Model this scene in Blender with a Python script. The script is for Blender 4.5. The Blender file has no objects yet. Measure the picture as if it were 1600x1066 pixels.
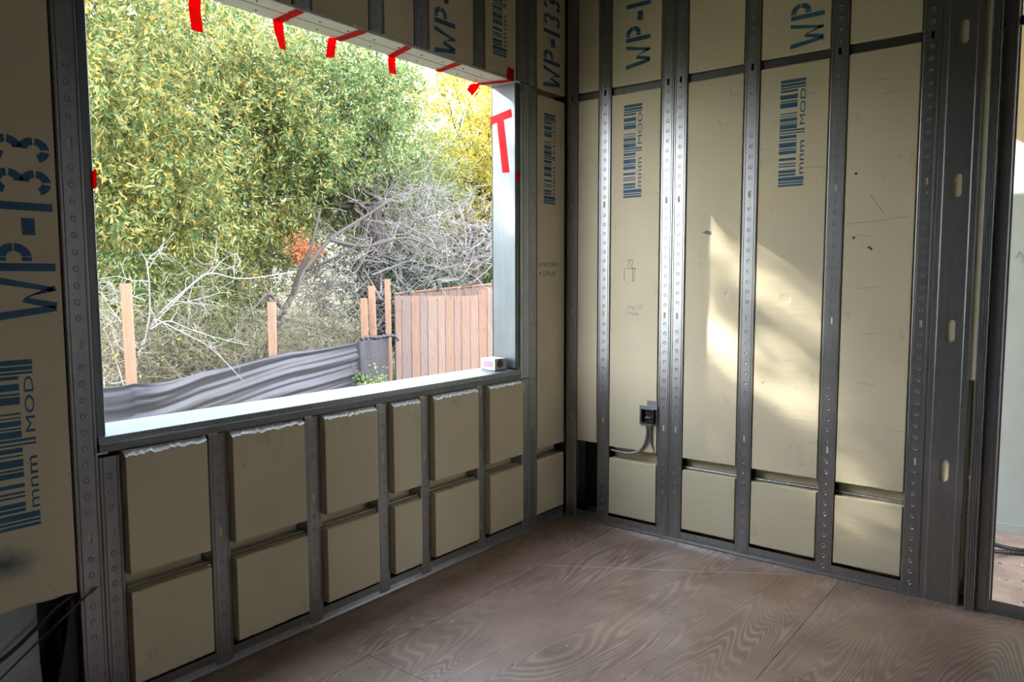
import bpy, bmesh, math, random
import numpy as np
from mathutils import Vector, Matrix
random.seed(7); RNG = np.random.default_rng(11)
SC = bpy.context.scene; COL = SC.collection
R = math.radians

# ------------------------------------------------------------------ camera, sky, sun, exposure
cam = bpy.data.objects.new('camera', bpy.data.cameras.new('camera')); COL.objects.link(cam)
CAM = Vector((-3.65407, -2.46075, 1.41952))
rt = Vector((0.6156572, -0.78801046, -0.00239255)); up = Vector((0.06714869, 0.04943634, 0.99651749)); fw = Vector((0.78514792, 0.61367383, -0.08334971))
cam.matrix_world = Matrix(((rt.x, up.x, -fw.x, CAM.x), (rt.y, up.y, -fw.y, CAM.y), (rt.z, up.z, -fw.z, CAM.z), (0, 0, 0, 1)))
cam.data.sensor_width = 36; cam.data.lens = 1167.88 / 1600 * 36; cam.data.clip_start = .02; cam.data.clip_end = 300
SC.camera = cam
W = bpy.data.worlds.new('sky'); SC.world = W; W.use_nodes = True
wn = W.node_tree.nodes; wl = W.node_tree.links; wn.clear()
wo = wn.new('ShaderNodeOutputWorld'); wb = wn.new('ShaderNodeBackground'); wt = wn.new('ShaderNodeTexCoord')
ws = wn.new('ShaderNodeSeparateXYZ'); wr = wn.new('ShaderNodeValToRGB')
wl.new(wt.outputs['Generated'], ws.inputs[0]); wl.new(ws.outputs['Z'], wr.inputs[0]); wl.new(wr.outputs[0], wb.inputs[0]); wl.new(wb.outputs[0], wo.inputs[0])
wr.color_ramp.elements[0].position = 0.0; wr.color_ramp.elements[0].color = (.97, .98, 1.0, 1)
wr.color_ramp.elements[1].position = 1.0; wr.color_ramp.elements[1].color = (.66, .80, 1.0, 1)
wb.inputs[1].default_value = 2.7
sun = bpy.data.objects.new('sun', bpy.data.lights.new('sun', 'SUN')); COL.objects.link(sun)
sun.data.energy = 6.5; sun.data.angle = R(.6); sun.data.color = (1.0, .94, .84)
sun.rotation_euler = Vector((1, -1.9, -1.24)).to_track_quat('-Z', 'Y').to_euler(); sun.location = (-4, 8, 6)
SC.view_settings.view_transform = 'Standard'; SC.view_settings.look = 'None'; SC.view_settings.gamma = 1
SC.view_settings.use_curve_mapping = False; SC.view_settings.exposure = 1.76

# ------------------------------------------------------------------ materials
def nmat(name):
    m = bpy.data.materials.new(name); m.use_nodes = True
    return m, m.node_tree.nodes, m.node_tree.links, m.node_tree.nodes['Principled BSDF']
def ramp(n, l, fac, stops):
    r = n.new('ShaderNodeValToRGB'); e = r.color_ramp.elements
    while len(e) < len(stops): e.new(.5)
    for k, (p, c) in enumerate(stops): e[k].position = p; e[k].color = (*c, 1) if len(c) == 3 else c
    l.new(fac, r.inputs[0]); return r.outputs[0]
def coords(n, l, scale=(1, 1, 1), kind='Object', rot=(0, 0, 0)):
    t = n.new('ShaderNodeTexCoord'); m = n.new('ShaderNodeMapping'); m.inputs['Scale'].default_value = scale; m.inputs['Rotation'].default_value = rot
    l.new(t.outputs[kind], m.inputs[0]); return m.outputs[0]
def noise(n, l, v, s, d=3, rough=.55, dist=0):
    t = n.new('ShaderNodeTexNoise'); t.inputs['Scale'].default_value = s; t.inputs['Detail'].default_value = d; t.inputs['Roughness'].default_value = rough; t.inputs['Distortion'].default_value = dist
    l.new(v, t.inputs['Vector']); return t.outputs['Fac']
def mixc(n, l, fac, a, b, mode='MIX'):
    m = n.new('ShaderNodeMix'); m.data_type = 'RGBA'; m.blend_type = mode
    if isinstance(fac, (int, float)): m.inputs[0].default_value = fac
    else: l.new(fac, m.inputs[0])
    for s, v in ((6, a), (7, b)):
        if isinstance(v, tuple): m.inputs[s].default_value = (*v, 1)
        else: l.new(v, m.inputs[s])
    return m.outputs[2]
def math_(n, l, op, a, b=0.0):
    m = n.new('ShaderNodeMath'); m.operation = op
    for k, v in enumerate((a, b)):
        if isinstance(v, (int, float)): m.inputs[k].default_value = v
        else: l.new(v, m.inputs[k])
    return m.outputs[0]
def bump(n, l, h, strength, dist, bsdf):
    b = n.new('ShaderNodeBump'); b.inputs['Strength'].default_value = strength; b.inputs['Distance'].default_value = dist
    l.new(h, b.inputs['Height']); l.new(b.outputs[0], bsdf.inputs['Normal'])
def plain(name, c, rough=.6, metal=0.0, var=.15, scale=8, bmp=0, spec=.5):
    m, n, l, b = nmat(name); v = coords(n, l)
    f = noise(n, l, v, scale)
    lo = tuple(x * (1 - var) for x in c); hi = tuple(min(1, x * (1 + var)) for x in c)
    l.new(ramp(n, l, f, [(.3, lo), (.7, hi)]), b.inputs['Base Color'])
    b.inputs['Roughness'].default_value = rough; b.inputs['Metallic'].default_value = metal; b.inputs['Specular IOR Level'].default_value = spec
    if bmp: bump(n, l, noise(n, l, v, scale * 4), bmp, .004, b)
    return m
def foam_mat(name, c):
    m, n, l, b = nmat(name); v = coords(n, l)
    big = noise(n, l, v, 2.2, 4); mid = noise(n, l, coords(n, l, (1, 1, .6)), 9, 7, .75)
    base = ramp(n, l, big, [(.3, tuple(x * .93 for x in c)), (.55, c), (.75, (c[0] * 1.05, c[1] * 1.02, c[2] * .95))])
    stain = ramp(n, l, mid, [(.31, (1, 1, 1)), (.40, (0, 0, 0))])
    col = mixc(n, l, math_(n, l, 'MULTIPLY', math_(n, l, 'MULTIPLY', stain, big), .42), base, (.20, .17, .12))
    vo = n.new('ShaderNodeTexVoronoi'); vo.inputs['Scale'].default_value = 9; l.new(v, vo.inputs['Vector'])
    dots = ramp(n, l, vo.outputs['Distance'], [(.018, (1, 1, 1)), (.03, (0, 0, 0))])
    col = mixc(n, l, math_(n, l, 'MULTIPLY', dots, .5), col, (.10, .08, .06))
    l.new(col, b.inputs['Base Color']); b.inputs['Roughness'].default_value = .75; b.inputs['Specular IOR Level'].default_value = .25
    sc = noise(n, l, coords(n, l, (1.5, 1.5, 9)), 5, 6, .7)
    vd = n.new('ShaderNodeTexVoronoi'); vd.inputs['Scale'].default_value = 6; vd.feature = 'SMOOTH_F1'; l.new(v, vd.inputs['Vector'])
    dent = ramp(n, l, vd.outputs['Distance'], [(.02, (0, 0, 0)), (.07, (1, 1, 1))])
    h = math_(n, l, 'ADD', math_(n, l, 'MULTIPLY', sc, 1.0), math_(n, l, 'MULTIPLY', dent, 1.6))
    bump(n, l, h, .35, .006, b)
    return m
def steel_mat(name, c=(.37, .38, .39), rough=.35, sc=1.0):
    m, n, l, b = nmat(name); v = coords(n, l)
    f = noise(n, l, v, 30 * sc, 4, .6); g = noise(n, l, coords(n, l, (1, 1, .06)), 60, 3)
    s = math_(n, l, 'ADD', math_(n, l, 'MULTIPLY', f, .5), math_(n, l, 'MULTIPLY', g, .5))
    l.new(ramp(n, l, s, [(.3, tuple(x * .86 for x in c)), (.7, tuple(min(1, x * 1.12) for x in c))]), b.inputs['Base Color'])
    b.inputs['Metallic'].default_value = .92
    b.inputs['Roughness'].default_value = rough
    return m
M = {}
M['foam'] = foam_mat('foam', (.71, .635, .45))
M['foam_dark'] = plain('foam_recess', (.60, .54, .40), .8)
M['steel'] = steel_mat('galvanized_steel')
M['steel_d'] = steel_mat('galvanized_steel_dull', (.33, .34, .355), .38)
M['steel_dark'] = steel_mat('dark_channel_steel', (.16, .16, .165), .42)
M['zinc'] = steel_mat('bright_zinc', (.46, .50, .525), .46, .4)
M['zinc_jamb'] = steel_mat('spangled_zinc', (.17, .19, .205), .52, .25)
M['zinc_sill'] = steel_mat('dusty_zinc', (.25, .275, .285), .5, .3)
M['white_metal'] = plain('white_coated_metal', (.62, .62, .64), .5, 0, .06, 20)
M['tape'] = plain('red_tape', (.72, .008, .02), .6, 0, .05, spec=.15)
def translucent(m, c, f):
    n, l = m.node_tree.nodes, m.node_tree.links; tr = n.new('ShaderNodeBsdfTranslucent'); tr.inputs[0].default_value = (*c, 1); mx = n.new('ShaderNodeMixShader'); mx.inputs[0].default_value = f
    out = n['Material Output']; l.new(n['Principled BSDF'].outputs[0], mx.inputs[1]); l.new(tr.outputs[0], mx.inputs[2]); l.new(mx.outputs[0], out.inputs[0])
translucent(M['tape'], (.95, .012, .02), .5)
M['black'] = plain('black_membrane', (.012, .012, .013), .55, 0, .2)
M['black_plastic'] = plain('black_box', (.02, .02, .022), .4)
M['conduit'] = steel_mat('conduit', (.30, .30, .31), .45)
M['cable'] = plain('black_cable', (.03, .03, .032), .5)
M['ink'] = plain('marker_ink', (.03, .03, .035), .6)
M['pencil'] = plain('pencil', (.30, .27, .20), .7)
M['bead'] = plain('white_foam_core', (.86, .85, .82), .7, 0, .06, 60, .3)
M['scuff'] = plain('grey_scuff', (.22, .19, .17), .8)
M['room_wall'] = plain('dim_wall', (.20, .18, .14), .8)
M['crumb'] = plain('foam_crumb', (.80, .76, .66), .8)
M['paint_dark'] = plain('dark_ceiling', (.10, .095, .085), .8)
M['blue_board'] = plain('pale_blue_board', (.50, .61, .68), .6, 0, .05, 5)
M['membrane_white'] = plain('grey_membrane', (.42, .44, .48), .4, 0, .1)
M['tarp'] = plain('grey_tarp', (.045, .042, .053), .42, 0, .10, 5, .1)
M['box_white'] = plain('white_card', (.55, .53, .52), .6, 0, .05)
M['box_pink'] = plain('pink_label', (.42, .27, .36), .6)
M['soil'] = plain('soil', (.16, .12, .08), .95, 0, .4, 3, .5)
M['bank'] = plain('leaf_litter_bank', (.10, .10, .05), .95, 0, .5, 2, .6)
M['green_cord'] = plain('green_cord', (.01, .10, .055), .6)
M['red_cord'] = plain('red_cord', (.16, .04, .03), .6)
M['redwire'] = plain('red_wire', (.35, .03, .04), .4)

def blue_print(worn):
    m, n, l, b = nmat('blue_stencil_paint%s' % ('_worn' if worn else '')); v = coords(n, l)
    f = noise(n, l, v, 9 if worn else 6, 4, .6)
    foam = (.71, .635, .45)
    col = ramp(n, l, f, [(.30, (.030, .105, .20)), (.55, (.045, .14, .25)), (.70 if worn else .9, (.09, .22, .33)), (.74 if worn else .99, foam if worn else (.1, .2, .3))])
    l.new(col, b.inputs['Base Color']); b.inputs['Roughness'].default_value = .7
    return m
M['blue'] = blue_print(False); M['blue_worn'] = blue_print(True)

def smudge_mat():
    m, n, l, b = nmat('blue_overspray'); v = coords(n, l, kind='Generated'); d = n.new('ShaderNodeVectorMath'); d.operation = 'DISTANCE'; l.new(v, d.inputs[0]); d.inputs[1].default_value = (.5, .5, .5)
    f = noise(n, l, coords(n, l), 14, 4, .6); h = math_(n, l, 'ADD', d.outputs['Value'], math_(n, l, 'MULTIPLY', f, .5))
    l.new(ramp(n, l, h, [(.25, (.6,) * 3), (.66, (0,) * 3)]), b.inputs['Alpha']); b.inputs['Base Color'].default_value = (.05, .13, .22, 1); b.inputs['Roughness'].default_value = .8
    return m
M['smudge'] = smudge_mat()

def plywood_mat():
    m, n, l, b = nmat('dark_plywood'); t = n.new('ShaderNodeTexCoord')
    oi = n.new('ShaderNodeObjectInfo'); mp = n.new('ShaderNodeMapping'); mp.inputs['Scale'].default_value = (.33, 2.1, 1)
    sh = n.new('ShaderNodeVectorMath'); sh.operation = 'ADD'; cb = n.new('ShaderNodeCombineXYZ')
    l.new(math_(n, l, 'MULTIPLY', oi.outputs['Random'], 13), cb.inputs[0]); l.new(math_(n, l, 'MULTIPLY', oi.outputs['Random'], 7), cb.inputs[1])
    l.new(t.outputs['Object'], sh.inputs[0]); l.new(cb.outputs[0], sh.inputs[1]); l.new(sh.outputs[0], mp.inputs[0])
    f = noise(n, l, mp.outputs[0], 1.5, 2.2, .45, .35)
    fine = noise(n, l, coords(n, l, (3, 60, 1)), 6, 4, .7)
    s = math_(n, l, 'SINE', math_(n, l, 'ADD', math_(n, l, 'MULTIPLY', f, 330), math_(n, l, 'MULTIPLY', fine, 3.2)))
    s = math_(n, l, 'ADD', math_(n, l, 'MULTIPLY', s, .5), .5)
    blot = noise(n, l, coords(n, l), 2.6, 5, .6)
    msk = ramp(n, l, noise(n, l, coords(n, l), 1.6, 2), [(.35, (.3,) * 3), (.68, (.95,) * 3)])
    s = math_(n, l, 'ADD', math_(n, l, 'MULTIPLY', math_(n, l, 'SUBTRACT', s, .5), msk), .5)
    a = ramp(n, l, s, [(0, (.13, .073, .050)), (.22, (.27, .175, .125)), (.65, (.35, .24, .18)), (1, (.66, .51, .41))])
    dirt = ramp(n, l, blot, [(.32, (.13, .088, .068)), (.7, (.52, .38, .305))])
    col = mixc(n, l, .5, a, dirt)
    # orange patch of light by the right wall, painted into the floor colour
    d = n.new('ShaderNodeVectorMath'); d.operation = 'DISTANCE'; g = n.new('ShaderNodeNewGeometry'); l.new(g.outputs['Position'], d.inputs[0]); d.inputs[1].default_value = (-.22, -1.33, 0)
    st = ramp(n, l, math_(n, l, 'ADD', d.outputs['Value'], math_(n, l, 'MULTIPLY', blot, .25)), [(.14, (1, 1, 1)), (.38, (0, 0, 0))])
    col = mixc(n, l, math_(n, l, 'MULTIPLY', st, .6), col, (.30, .13, .06))
    l.new(col, b.inputs['Base Color'])
    l.new(ramp(n, l, math_(n, l, 'ADD', math_(n, l, 'MULTIPLY', s, .4), math_(n, l, 'MULTIPLY', blot, .6)), [(.25, (.42,) * 3), (.75, (.30,) * 3)]), b.inputs['Roughness'])
    b.inputs['Specular IOR Level'].default_value = .9
    bump(n, l, math_(n, l, 'ADD', math_(n, l, 'MULTIPLY', s, .5), math_(n, l, 'MULTIPLY', fine, .8)), .16, .002, b)
    return m
M['ply'] = plywood_mat()
M['ply_room'] = plain('dusty_subfloor', (.36, .27, .24), .7, 0, .25, 6)

def wood_mat(name, c, var):
    m, n, l, b = nmat(name); oi = n.new('ShaderNodeObjectInfo')
    g = noise(n, l, coords(n, l, (14, 14, .9)), 4, 5, .65, .4)
    k = noise(n, l, coords(n, l, (4, 4, 1.6)), 3, 2)
    a = ramp(n, l, g, [(.3, tuple(x * .62 for x in c)), (.7, c)])
    knots = ramp(n, l, k, [(.24, (1, 1, 1)), (.29, (0, 0, 0))])
    a = mixc(n, l, math_(n, l, 'MULTIPLY', knots, .6), a, (.10, .055, .04))
    tint = ramp(n, l, oi.outputs['Random'], var)
    l.new(mixc(n, l, 1.0, a, tint, 'MULTIPLY'), b.inputs['Base Color']); b.inputs['Roughness'].default_value = .8
    bump(n, l, g, .3, .004, b)
    return m
M['board'] = wood_mat('weathered_redwood', (.33, .235, .20), [(0, (1, .86, .78)), (.35, (.85, .86, .90)), (.65, (1, .94, .88)), (1, (1, .78, .62))])
M['stake'] = wood_mat('raw_lumber', (.42, .265, .195), [(0, (1, .95, .9)), (1, (1, .86, .72))])
M['bark'] = wood_mat('grey_bark', (.13, .105, .092), [(0, (1, 1, 1)), (1, (.85, .85, .9))])
M['twig'] = plain('bare_twigs', (.24, .215, .21), .85, 0, .25, 3)
M['twig_pale'] = plain('pale_bare_branches', (.36, .33, .31), .8, 0, .12, 3)
M['brush'] = plain('dry_brush', (.19, .16, .11), .9, 0, .4, 3)

def leaf_mat(name, stops, trans=.45):
    m, n, l, b = nmat(name); g = n.new('ShaderNodeNewGeometry')
    col = ramp(n, l, g.outputs['Random Per Island'], stops)
    l.new(col, b.inputs['Base Color']); b.inputs['Roughness'].default_value = .45; b.inputs['Specular IOR Level'].default_value = .4
    tr = n.new('ShaderNodeBsdfTranslucent'); l.new(col, tr.inputs[0]); mx = n.new('ShaderNodeMixShader'); mx.inputs[0].default_value = trans
    out = n['Material Output']; l.new(b.outputs[0], mx.inputs[1]); l.new(tr.outputs[0], mx.inputs[2]); l.new(mx.outputs[0], out.inputs[0])
    return m
M['leaf_olive'] = leaf_mat('olive_leaves', [(0, (.05, .10, .03)), (.25, (.14, .215, .075)), (.55, (.29, .34, .125)), (.80, (.46, .43, .155)), (.93, (.58, .43, .10)), (1, (.62, .33, .055))], .40)
M['leaf_green'] = leaf_mat('green_leaves', [(0, (.055, .11, .035)), (.4, (.16, .25, .09)), (.75, (.32, .41, .16)), (.93, (.47, .46, .17)), (1, (.54, .38, .10))], .40)
M['leaf_yellow'] = leaf_mat('yellow_leaves', [(0, (.30, .33, .09)), (.4, (.50, .45, .10)), (.8, (.66, .54, .10)), (1, (.68, .42, .08))])
M['leaf_pale'] = leaf_mat('pale_green_leaves', [(0, (.14, .22, .09)), (.4, (.26, .34, .15)), (.8, (.42, .45, .20)), (1, (.50, .42, .16))])
M['leaf_dark'] = leaf_mat('dark_evergreen_leaves', [(0, (.015, .045, .022)), (.6, (.04, .09, .045)), (1, (.10, .17, .07))], .25)
M['leaf_far'] = leaf_mat('far_leaves', [(0, (.04, .07, .028)), (.6, (.12, .155, .06)), (1, (.26, .26, .11))])
M['petal'] = leaf_mat('orange_petals', [(0, (.60, .20, .08)), (1, (.72, .34, .18))])

# ------------------------------------------------------------------ builders
class MB:
    def __init__(s): s.v = []; s.f = []
    def quad(s, *p):
        b = len(s.v); s.v += [tuple(q) for q in p]; s.f.append(tuple(range(b, b + len(p))))
    def box(s, lo, hi):
        b = len(s.v); x0, y0, z0 = lo; x1, y1, z1 = hi
        s.v += [(x0, y0, z0), (x1, y0, z0), (x1, y1, z0), (x0, y1, z0), (x0, y0, z1), (x1, y0, z1), (x1, y1, z1), (x0, y1, z1)]
        for f in ((0, 3, 2, 1), (4, 5, 6, 7), (0, 1, 5, 4), (1, 2, 6, 5), (2, 3, 7, 6), (3, 0, 4, 7)): s.f.append(tuple(b + i for i in f))
    def loft(s, rings, closed=True, caps=True):
        b = len(s.v); k = len(rings[0])
        for r in rings: s.v += [tuple(p) for p in r]
        for i in range(len(rings) - 1):
            for j in range(k if closed else k - 1):
                j2 = (j + 1) % k; s.f.append((b + i * k + j, b + i * k + j2, b + (i + 1) * k + j2, b + (i + 1) * k + j))
        if caps:
            s.f.append(tuple(b + j for j in reversed(range(k)))); s.f.append(tuple(b + (len(rings) - 1) * k + j for j in range(k)))
    def tube(s, pts, r, n=6, caps=True):
        pts = [Vector(p) for p in pts]; rings = []
        rr = r if isinstance(r, (list, tuple)) else [r] * len(pts)
        for i, p in enumerate(pts):
            d = (pts[min(i + 1, len(pts) - 1)] - pts[max(i - 1, 0)])
            if d.length < 1e-9: d = Vector((0, 0, 1))
            d.normalize(); a = Vector((0, 0, 1)) if abs(d.z) < .9 else Vector((1, 0, 0))
            u = d.cross(a).normalized(); w = u.cross(d)
            rings.append([p + (u * math.cos(2 * math.pi * k / n) + w * math.sin(2 * math.pi * k / n)) * rr[i] for k in range(n)])
        s.loft(rings, True, caps)
    def build(s, name, mat, parent=None, origin=None, smooth=False, fix=True):
        o0 = Vector(origin) if origin else (parent_loc(parent) if parent else Vector((0, 0, 0)))
        me = bpy.data.meshes.new(name); me.from_pydata([(a[0] - o0.x, a[1] - o0.y, a[2] - o0.z) for a in s.v], [], s.f)
        if fix:
            bm = bmesh.new(); bm.from_mesh(me); bmesh.ops.recalc_face_normals(bm, faces=bm.faces); bm.to_mesh(me); bm.free()
        if smooth: me.polygons.foreach_set('use_smooth', [True] * len(me.polygons))
        me.materials.append(mat); me.update()
        o = bpy.data.objects.new(name, me); COL.objects.link(o)
        if parent: o.parent = parent; o.location = o0 - parent_loc(parent)
        else: o.location = o0
        return o
def parent_loc(p):
    v = Vector((0, 0, 0))
    while p: v += p.location; p = p.parent
    return v
def tag(o, label, cat, group=None, kind=None):
    o['label'] = label; o['category'] = cat
    if group: o['group'] = group
    if kind: o['kind'] = kind
    return o
def empty(name, loc):
    o = bpy.data.objects.new(name, None); COL.objects.link(o); o.location = loc; o.empty_display_size = .1; return o
def struct(o): o['kind'] = 'structure'; return o
def solid(o, t, off=0.0):
    m = o.modifiers.new('thickness', 'SOLIDIFY'); m.thickness = t; m.offset = off; return o

# wall frames: u along the wall, d into the wall (0 = stud face), z up
def PL(u, d, z): return (u, d, z)          # window wall: u = x, d = y
def PR(u, d, z): return (d, u, z)          # right wall: u = y, d = x
DEP = .150; FB = .0095

class WB(MB):
    def __init__(s, P): super().__init__(); s.P = P
    def q(s, *p): s.quad(*[s.P(*a) for a in p])
    def b(s, u0, u1, d0, d1, z0, z1):
        a = s.P(min(u0, u1), min(d0, d1), z0); c = s.P(max(u0, u1), max(d0, d1), z1); s.box(a, c)

def profile_sheet(P, prof, zs, skip, name, mat, parent=None, origin=None, thick=.0014):
    """a bent sheet: profile points (u,d) swept over the heights zs; skip = set of (column,row) faces left open"""
    m = MB(); k = len(prof)
    for z in zs: m.v += [P(u, d, z) for (u, d) in prof]
    for i in range(len(zs) - 1):
        for j in range(k - 1):
            if (j, i) in skip: continue
            m.f.append((i * k + j, i * k + j + 1, (i + 1) * k + j + 1, (i + 1) * k + j))
    o = m.build(name, mat, parent, origin); solid(o, thick); return o

def stud(P, u0, u1, z0, z1, label, group, slots=(), web='lo', emb=None, name='steel_stud', mat='steel'):
    c = (u0 + u1) / 2; s = .006
    prof = [(u0, .014), (u0, .003), (u0 + .0012, .0009), (u0 + .003, 0), (u0 + .0085, 0), (u0 + .0105, .0016), (u0 + .0125, 0), (c - s, 0), (c + s, 0),
            (u1 - .0125, 0), (u1 - .0105, .0016), (u1 - .0085, 0), (u1 - .003, 0), (u1 - .0012, .0009), (u1, .003), (u1, .014)]
    if web == 'lo': prof = [(u1 - .02, DEP), (u0, DEP)] + prof[1:]
    else: prof = prof[:-1] + [(u1, DEP), (u0 + .02, DEP)]
    ci = [i for i, p in enumerate(prof) if abs(p[0] - (c - s)) < 1e-6][0]
    zs = [z0]; skip = set()
    for z in sorted(slots):
        if z0 + .03 < z < z1 - .03: zs += [z - .016, z + .016]; skip.add((ci, len(zs) - 2))
    zs.append(z1)
    root = empty(name, P(c, .0, z0))
    profile_sheet(P, prof, zs, skip, 'channel', M[mat], root)
    if emb is not None:
        m = WB(P); z = z0 + .03 + emb
        while z < z1 - .02:
            if all(abs(z - t) > .034 for t in slots):
                b = len(m.v); n = 8
                for (r, d) in ((.0115, 0.0002), (.0093, -.0022), (.0068, -.0021), (.0042, -.0002)):
                    m.v += [P(c + r * math.cos(2 * math.pi * k / n), d, z + r * 1.05 * math.sin(2 * math.pi * k / n)) for k in range(n)]
                for i in range(3):
                    for k in range(n): m.f.append((b + i * n + k, b + i * n + (k + 1) % n, b + (i + 1) * n + (k + 1) % n, b + (i + 1) * n + k))
                m.f.append(tuple(b + 3 * n + k for k in range(n)))
            z += .0508
        if m.v: e = m.build('embossing', M[mat], root, smooth=False); e['kind'] = 'stuff'
    if slots:
        m = WB(P); zz = [z for z in slots if z0 + .03 < z < min(z1, 2.3)]
        for z in zz: m.b(c - .016, c + .016, .0022, .008, z - .03, z + .03)
        if zz: f_ = m.build('foam_infill', M['foam'], root); f_['kind'] = 'stuff'
    if z0 < .02:
        m = WB(P); m.b(c + .004, c + .010, -.004, .0005, z0 + .022, z0 + .028); m.build('screw_head', M['zinc'], root)
    tag(root, label, 'stud', group); return root

def strip_piece(m, P, u0, u1, d0, d1, z0, z1, seed, jt=.001, jb=.001, n=12, ch=0):
    """foam block with slightly ragged front edges"""
    rnd = random.Random(seed); rings = []
    for i in range(n + 1):
        u = u0 + (u1 - u0) * i / n
        def w(a): return rnd.uniform(-a, a)
        e = .0035
        rings.append([P(u, d1, z0), P(u, d0 + e + w(jb), z0 + w(jb)), P(u, d0, z0 + e + abs(w(jb)) * 1.5), P(u, d0, z1 - e - ch * rnd.uniform(.3, 1) - abs(w(jt)) * 1.5), P(u, d0 + e + ch * 1.2 + abs(w(jt)), z1 + w(jt) * .5), P(u, d1, z1)])
    b = len(m.f); m.loft(rings)
    return [b + i * 6 + j for i in range(n) for j in (3, 4)]
def panel(wall, P, u0, u1, w0, w1, z0, z1, grooves=(), seed=0, face=0.0, jt=.0012, jb=.0012, name='foam_panel', ch=0):
    m = MB(); cuts = [z0]
    for a, b in grooves: cuts += [a, b]
    cuts.append(z1)
    for i in range(0, len(cuts), 2):
        top = i + 2 >= len(cuts)
        ids = strip_piece(m, P, u0, u1, face, FB - .0005, cuts[i], cuts[i + 1], seed + i, jt if top else .0015, jb, 24 if ch else 12, ch if top else 0)
        if ch and top: white = ids
    # back slab reaching into the studs, with the grooves cut deeper
    prof = [(.1495, z0 + .001), (FB, z0 + .001)]
    for a, b in grooves: prof += [(FB, a - .002), (.072, a - .002), (.072, b + .002), (FB, b + .002)]
    prof += [(FB, z1 - .001), (.1495, z1 - .001)]
    m.loft([[P(w0, d, z) for d, z in prof], [P(w1, d, z) for d, z in prof]])
    o = m.build(name, M['foam'], wall)
    if ch:
        o.data.materials.append(M['bead'])
        for f in white: o.data.polygons[f].material_index = 1
    return o

# ------------------------------------------------------------------ flat print: stencils and lettering
def arc(cx, cy, r0, r1, a0, a1, n=7, sx=1, sy=1):
    o = [(cx + r1 * sx * math.cos(R(a0 + (a1 - a0) * i / n)), cy + r1 * sy * math.sin(R(a0 + (a1 - a0) * i / n))) for i in range(n + 1)]
    return o + [(cx + r0 * sx * math.cos(R(a1 - (a1 - a0) * i / n)), cy + r0 * sy * math.sin(R(a1 - (a1 - a0) * i / n))) for i in range(n + 1)]
def rect(x0, y0, x1, y1): return [(x0, y0), (x1, y0), (x1, y1), (x0, y1)]
def glyph(ch):
    """stencil letters in a box 1 high; returns polygons and width"""
    if ch == 'W': return [[(0, 1), (.17, 1), (.30, .06), (.17, .0)], [(.21, 0.02), (.36, .0), (.48, .52), (.38, .60)], [(.40, .62), (.50, .52), (.62, .0), (.74, .04)], [(.70, 0.06), (.60, .06), (.78, 1), (.93, 1)]], .95
    if ch == 'P': return [rect(0, 0, .17, 1), rect(.22, .83, .30, 1) , arc(.30, .70, .13, .30, 4, 86), arc(.30, .70, .13, .30, -86, -4), rect(.22, .40, .30, .57)], .68
    if ch == '-': return [rect(0, .32, .36, .54)], .42
    if ch == '1': return [rect(0, 0, .17, 1)], .22
    if ch == '3':
        p = []
        for cy in (.27, .73):
            p += [arc(.28, cy, .11, .27, 6, 84), arc(.28, cy, .11, .27, -84, -6)]
        p += [arc(.28, .27, .11, .27, 200, 262), arc(.28, .73, .11, .27, 98, 160)]
        return p, .60
def on_wall(P, side, base_u, start_z, a, b, d):   # reading direction up the wall, letter tops to the left in view
    return P(base_u + side * b, d, start_z + a)
def stencil(par, P, side, base_u, z0, text, h, pitch, worn=False, d=-.0009, zmax=9, sub='stencil_print'):
    m = MB(); a = 0
    for ch in text:
        g, w = glyph(ch)
        for poly in g:
            if z0 + a + max(x for x, y in poly) * pitch > zmax: continue
            m.quad(*[on_wall(P, side, base_u, z0, a + x * pitch, y * h, d) for x, y in poly])
        a += w * pitch + .014
    o = m.build(sub, M['blue_worn' if worn else 'blue'], par); o['label'] = 'blue stencilled letters'; return o
BARS = [(0, .010, 1), (.014, .022, 1), (.026, .044, 1), (.050, .060, 0), (.064, .078, 0), (.092, .098, 0), (.104, .110, 0), (.122, .134, 0), (.152, .168, 0), (.172, .178, 0), (.184, .206, 0), (.214, .219, 0), (.226, .240, 0),
        (.246, .252, 1), (.258, .266, 1), (.270, .290, 0), (.294, .299, 0), (.304, .320, 0), (.326, .330, 0), (.338, .343, 0), (.368, .390, 0), (.394, .400, 0), (.408, .428, 0), (.440, .450, 0), (.455, .462, 1), (.466, .478, 1), (.482, .497, 1)]
def text_polys(txt, size):
    cu = bpy.data.curves.new('t', 'FONT'); cu.body = txt; cu.size = size; cu.resolution_u = 3; cu.fill_mode = 'FRONT'
    ob = bpy.data.objects.new('t', cu); COL.objects.link(ob); dg = bpy.context.evaluated_depsgraph_get()
    me = bpy.data.meshes.new_from_object(ob.evaluated_get(dg)); vs = [tuple(v.co) for v in me.vertices]; fs = [tuple(p.vertices) for p in me.polygons]
    bpy.data.objects.remove(ob); bpy.data.curves.remove(cu); bpy.data.meshes.remove(me); return vs, fs
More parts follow.
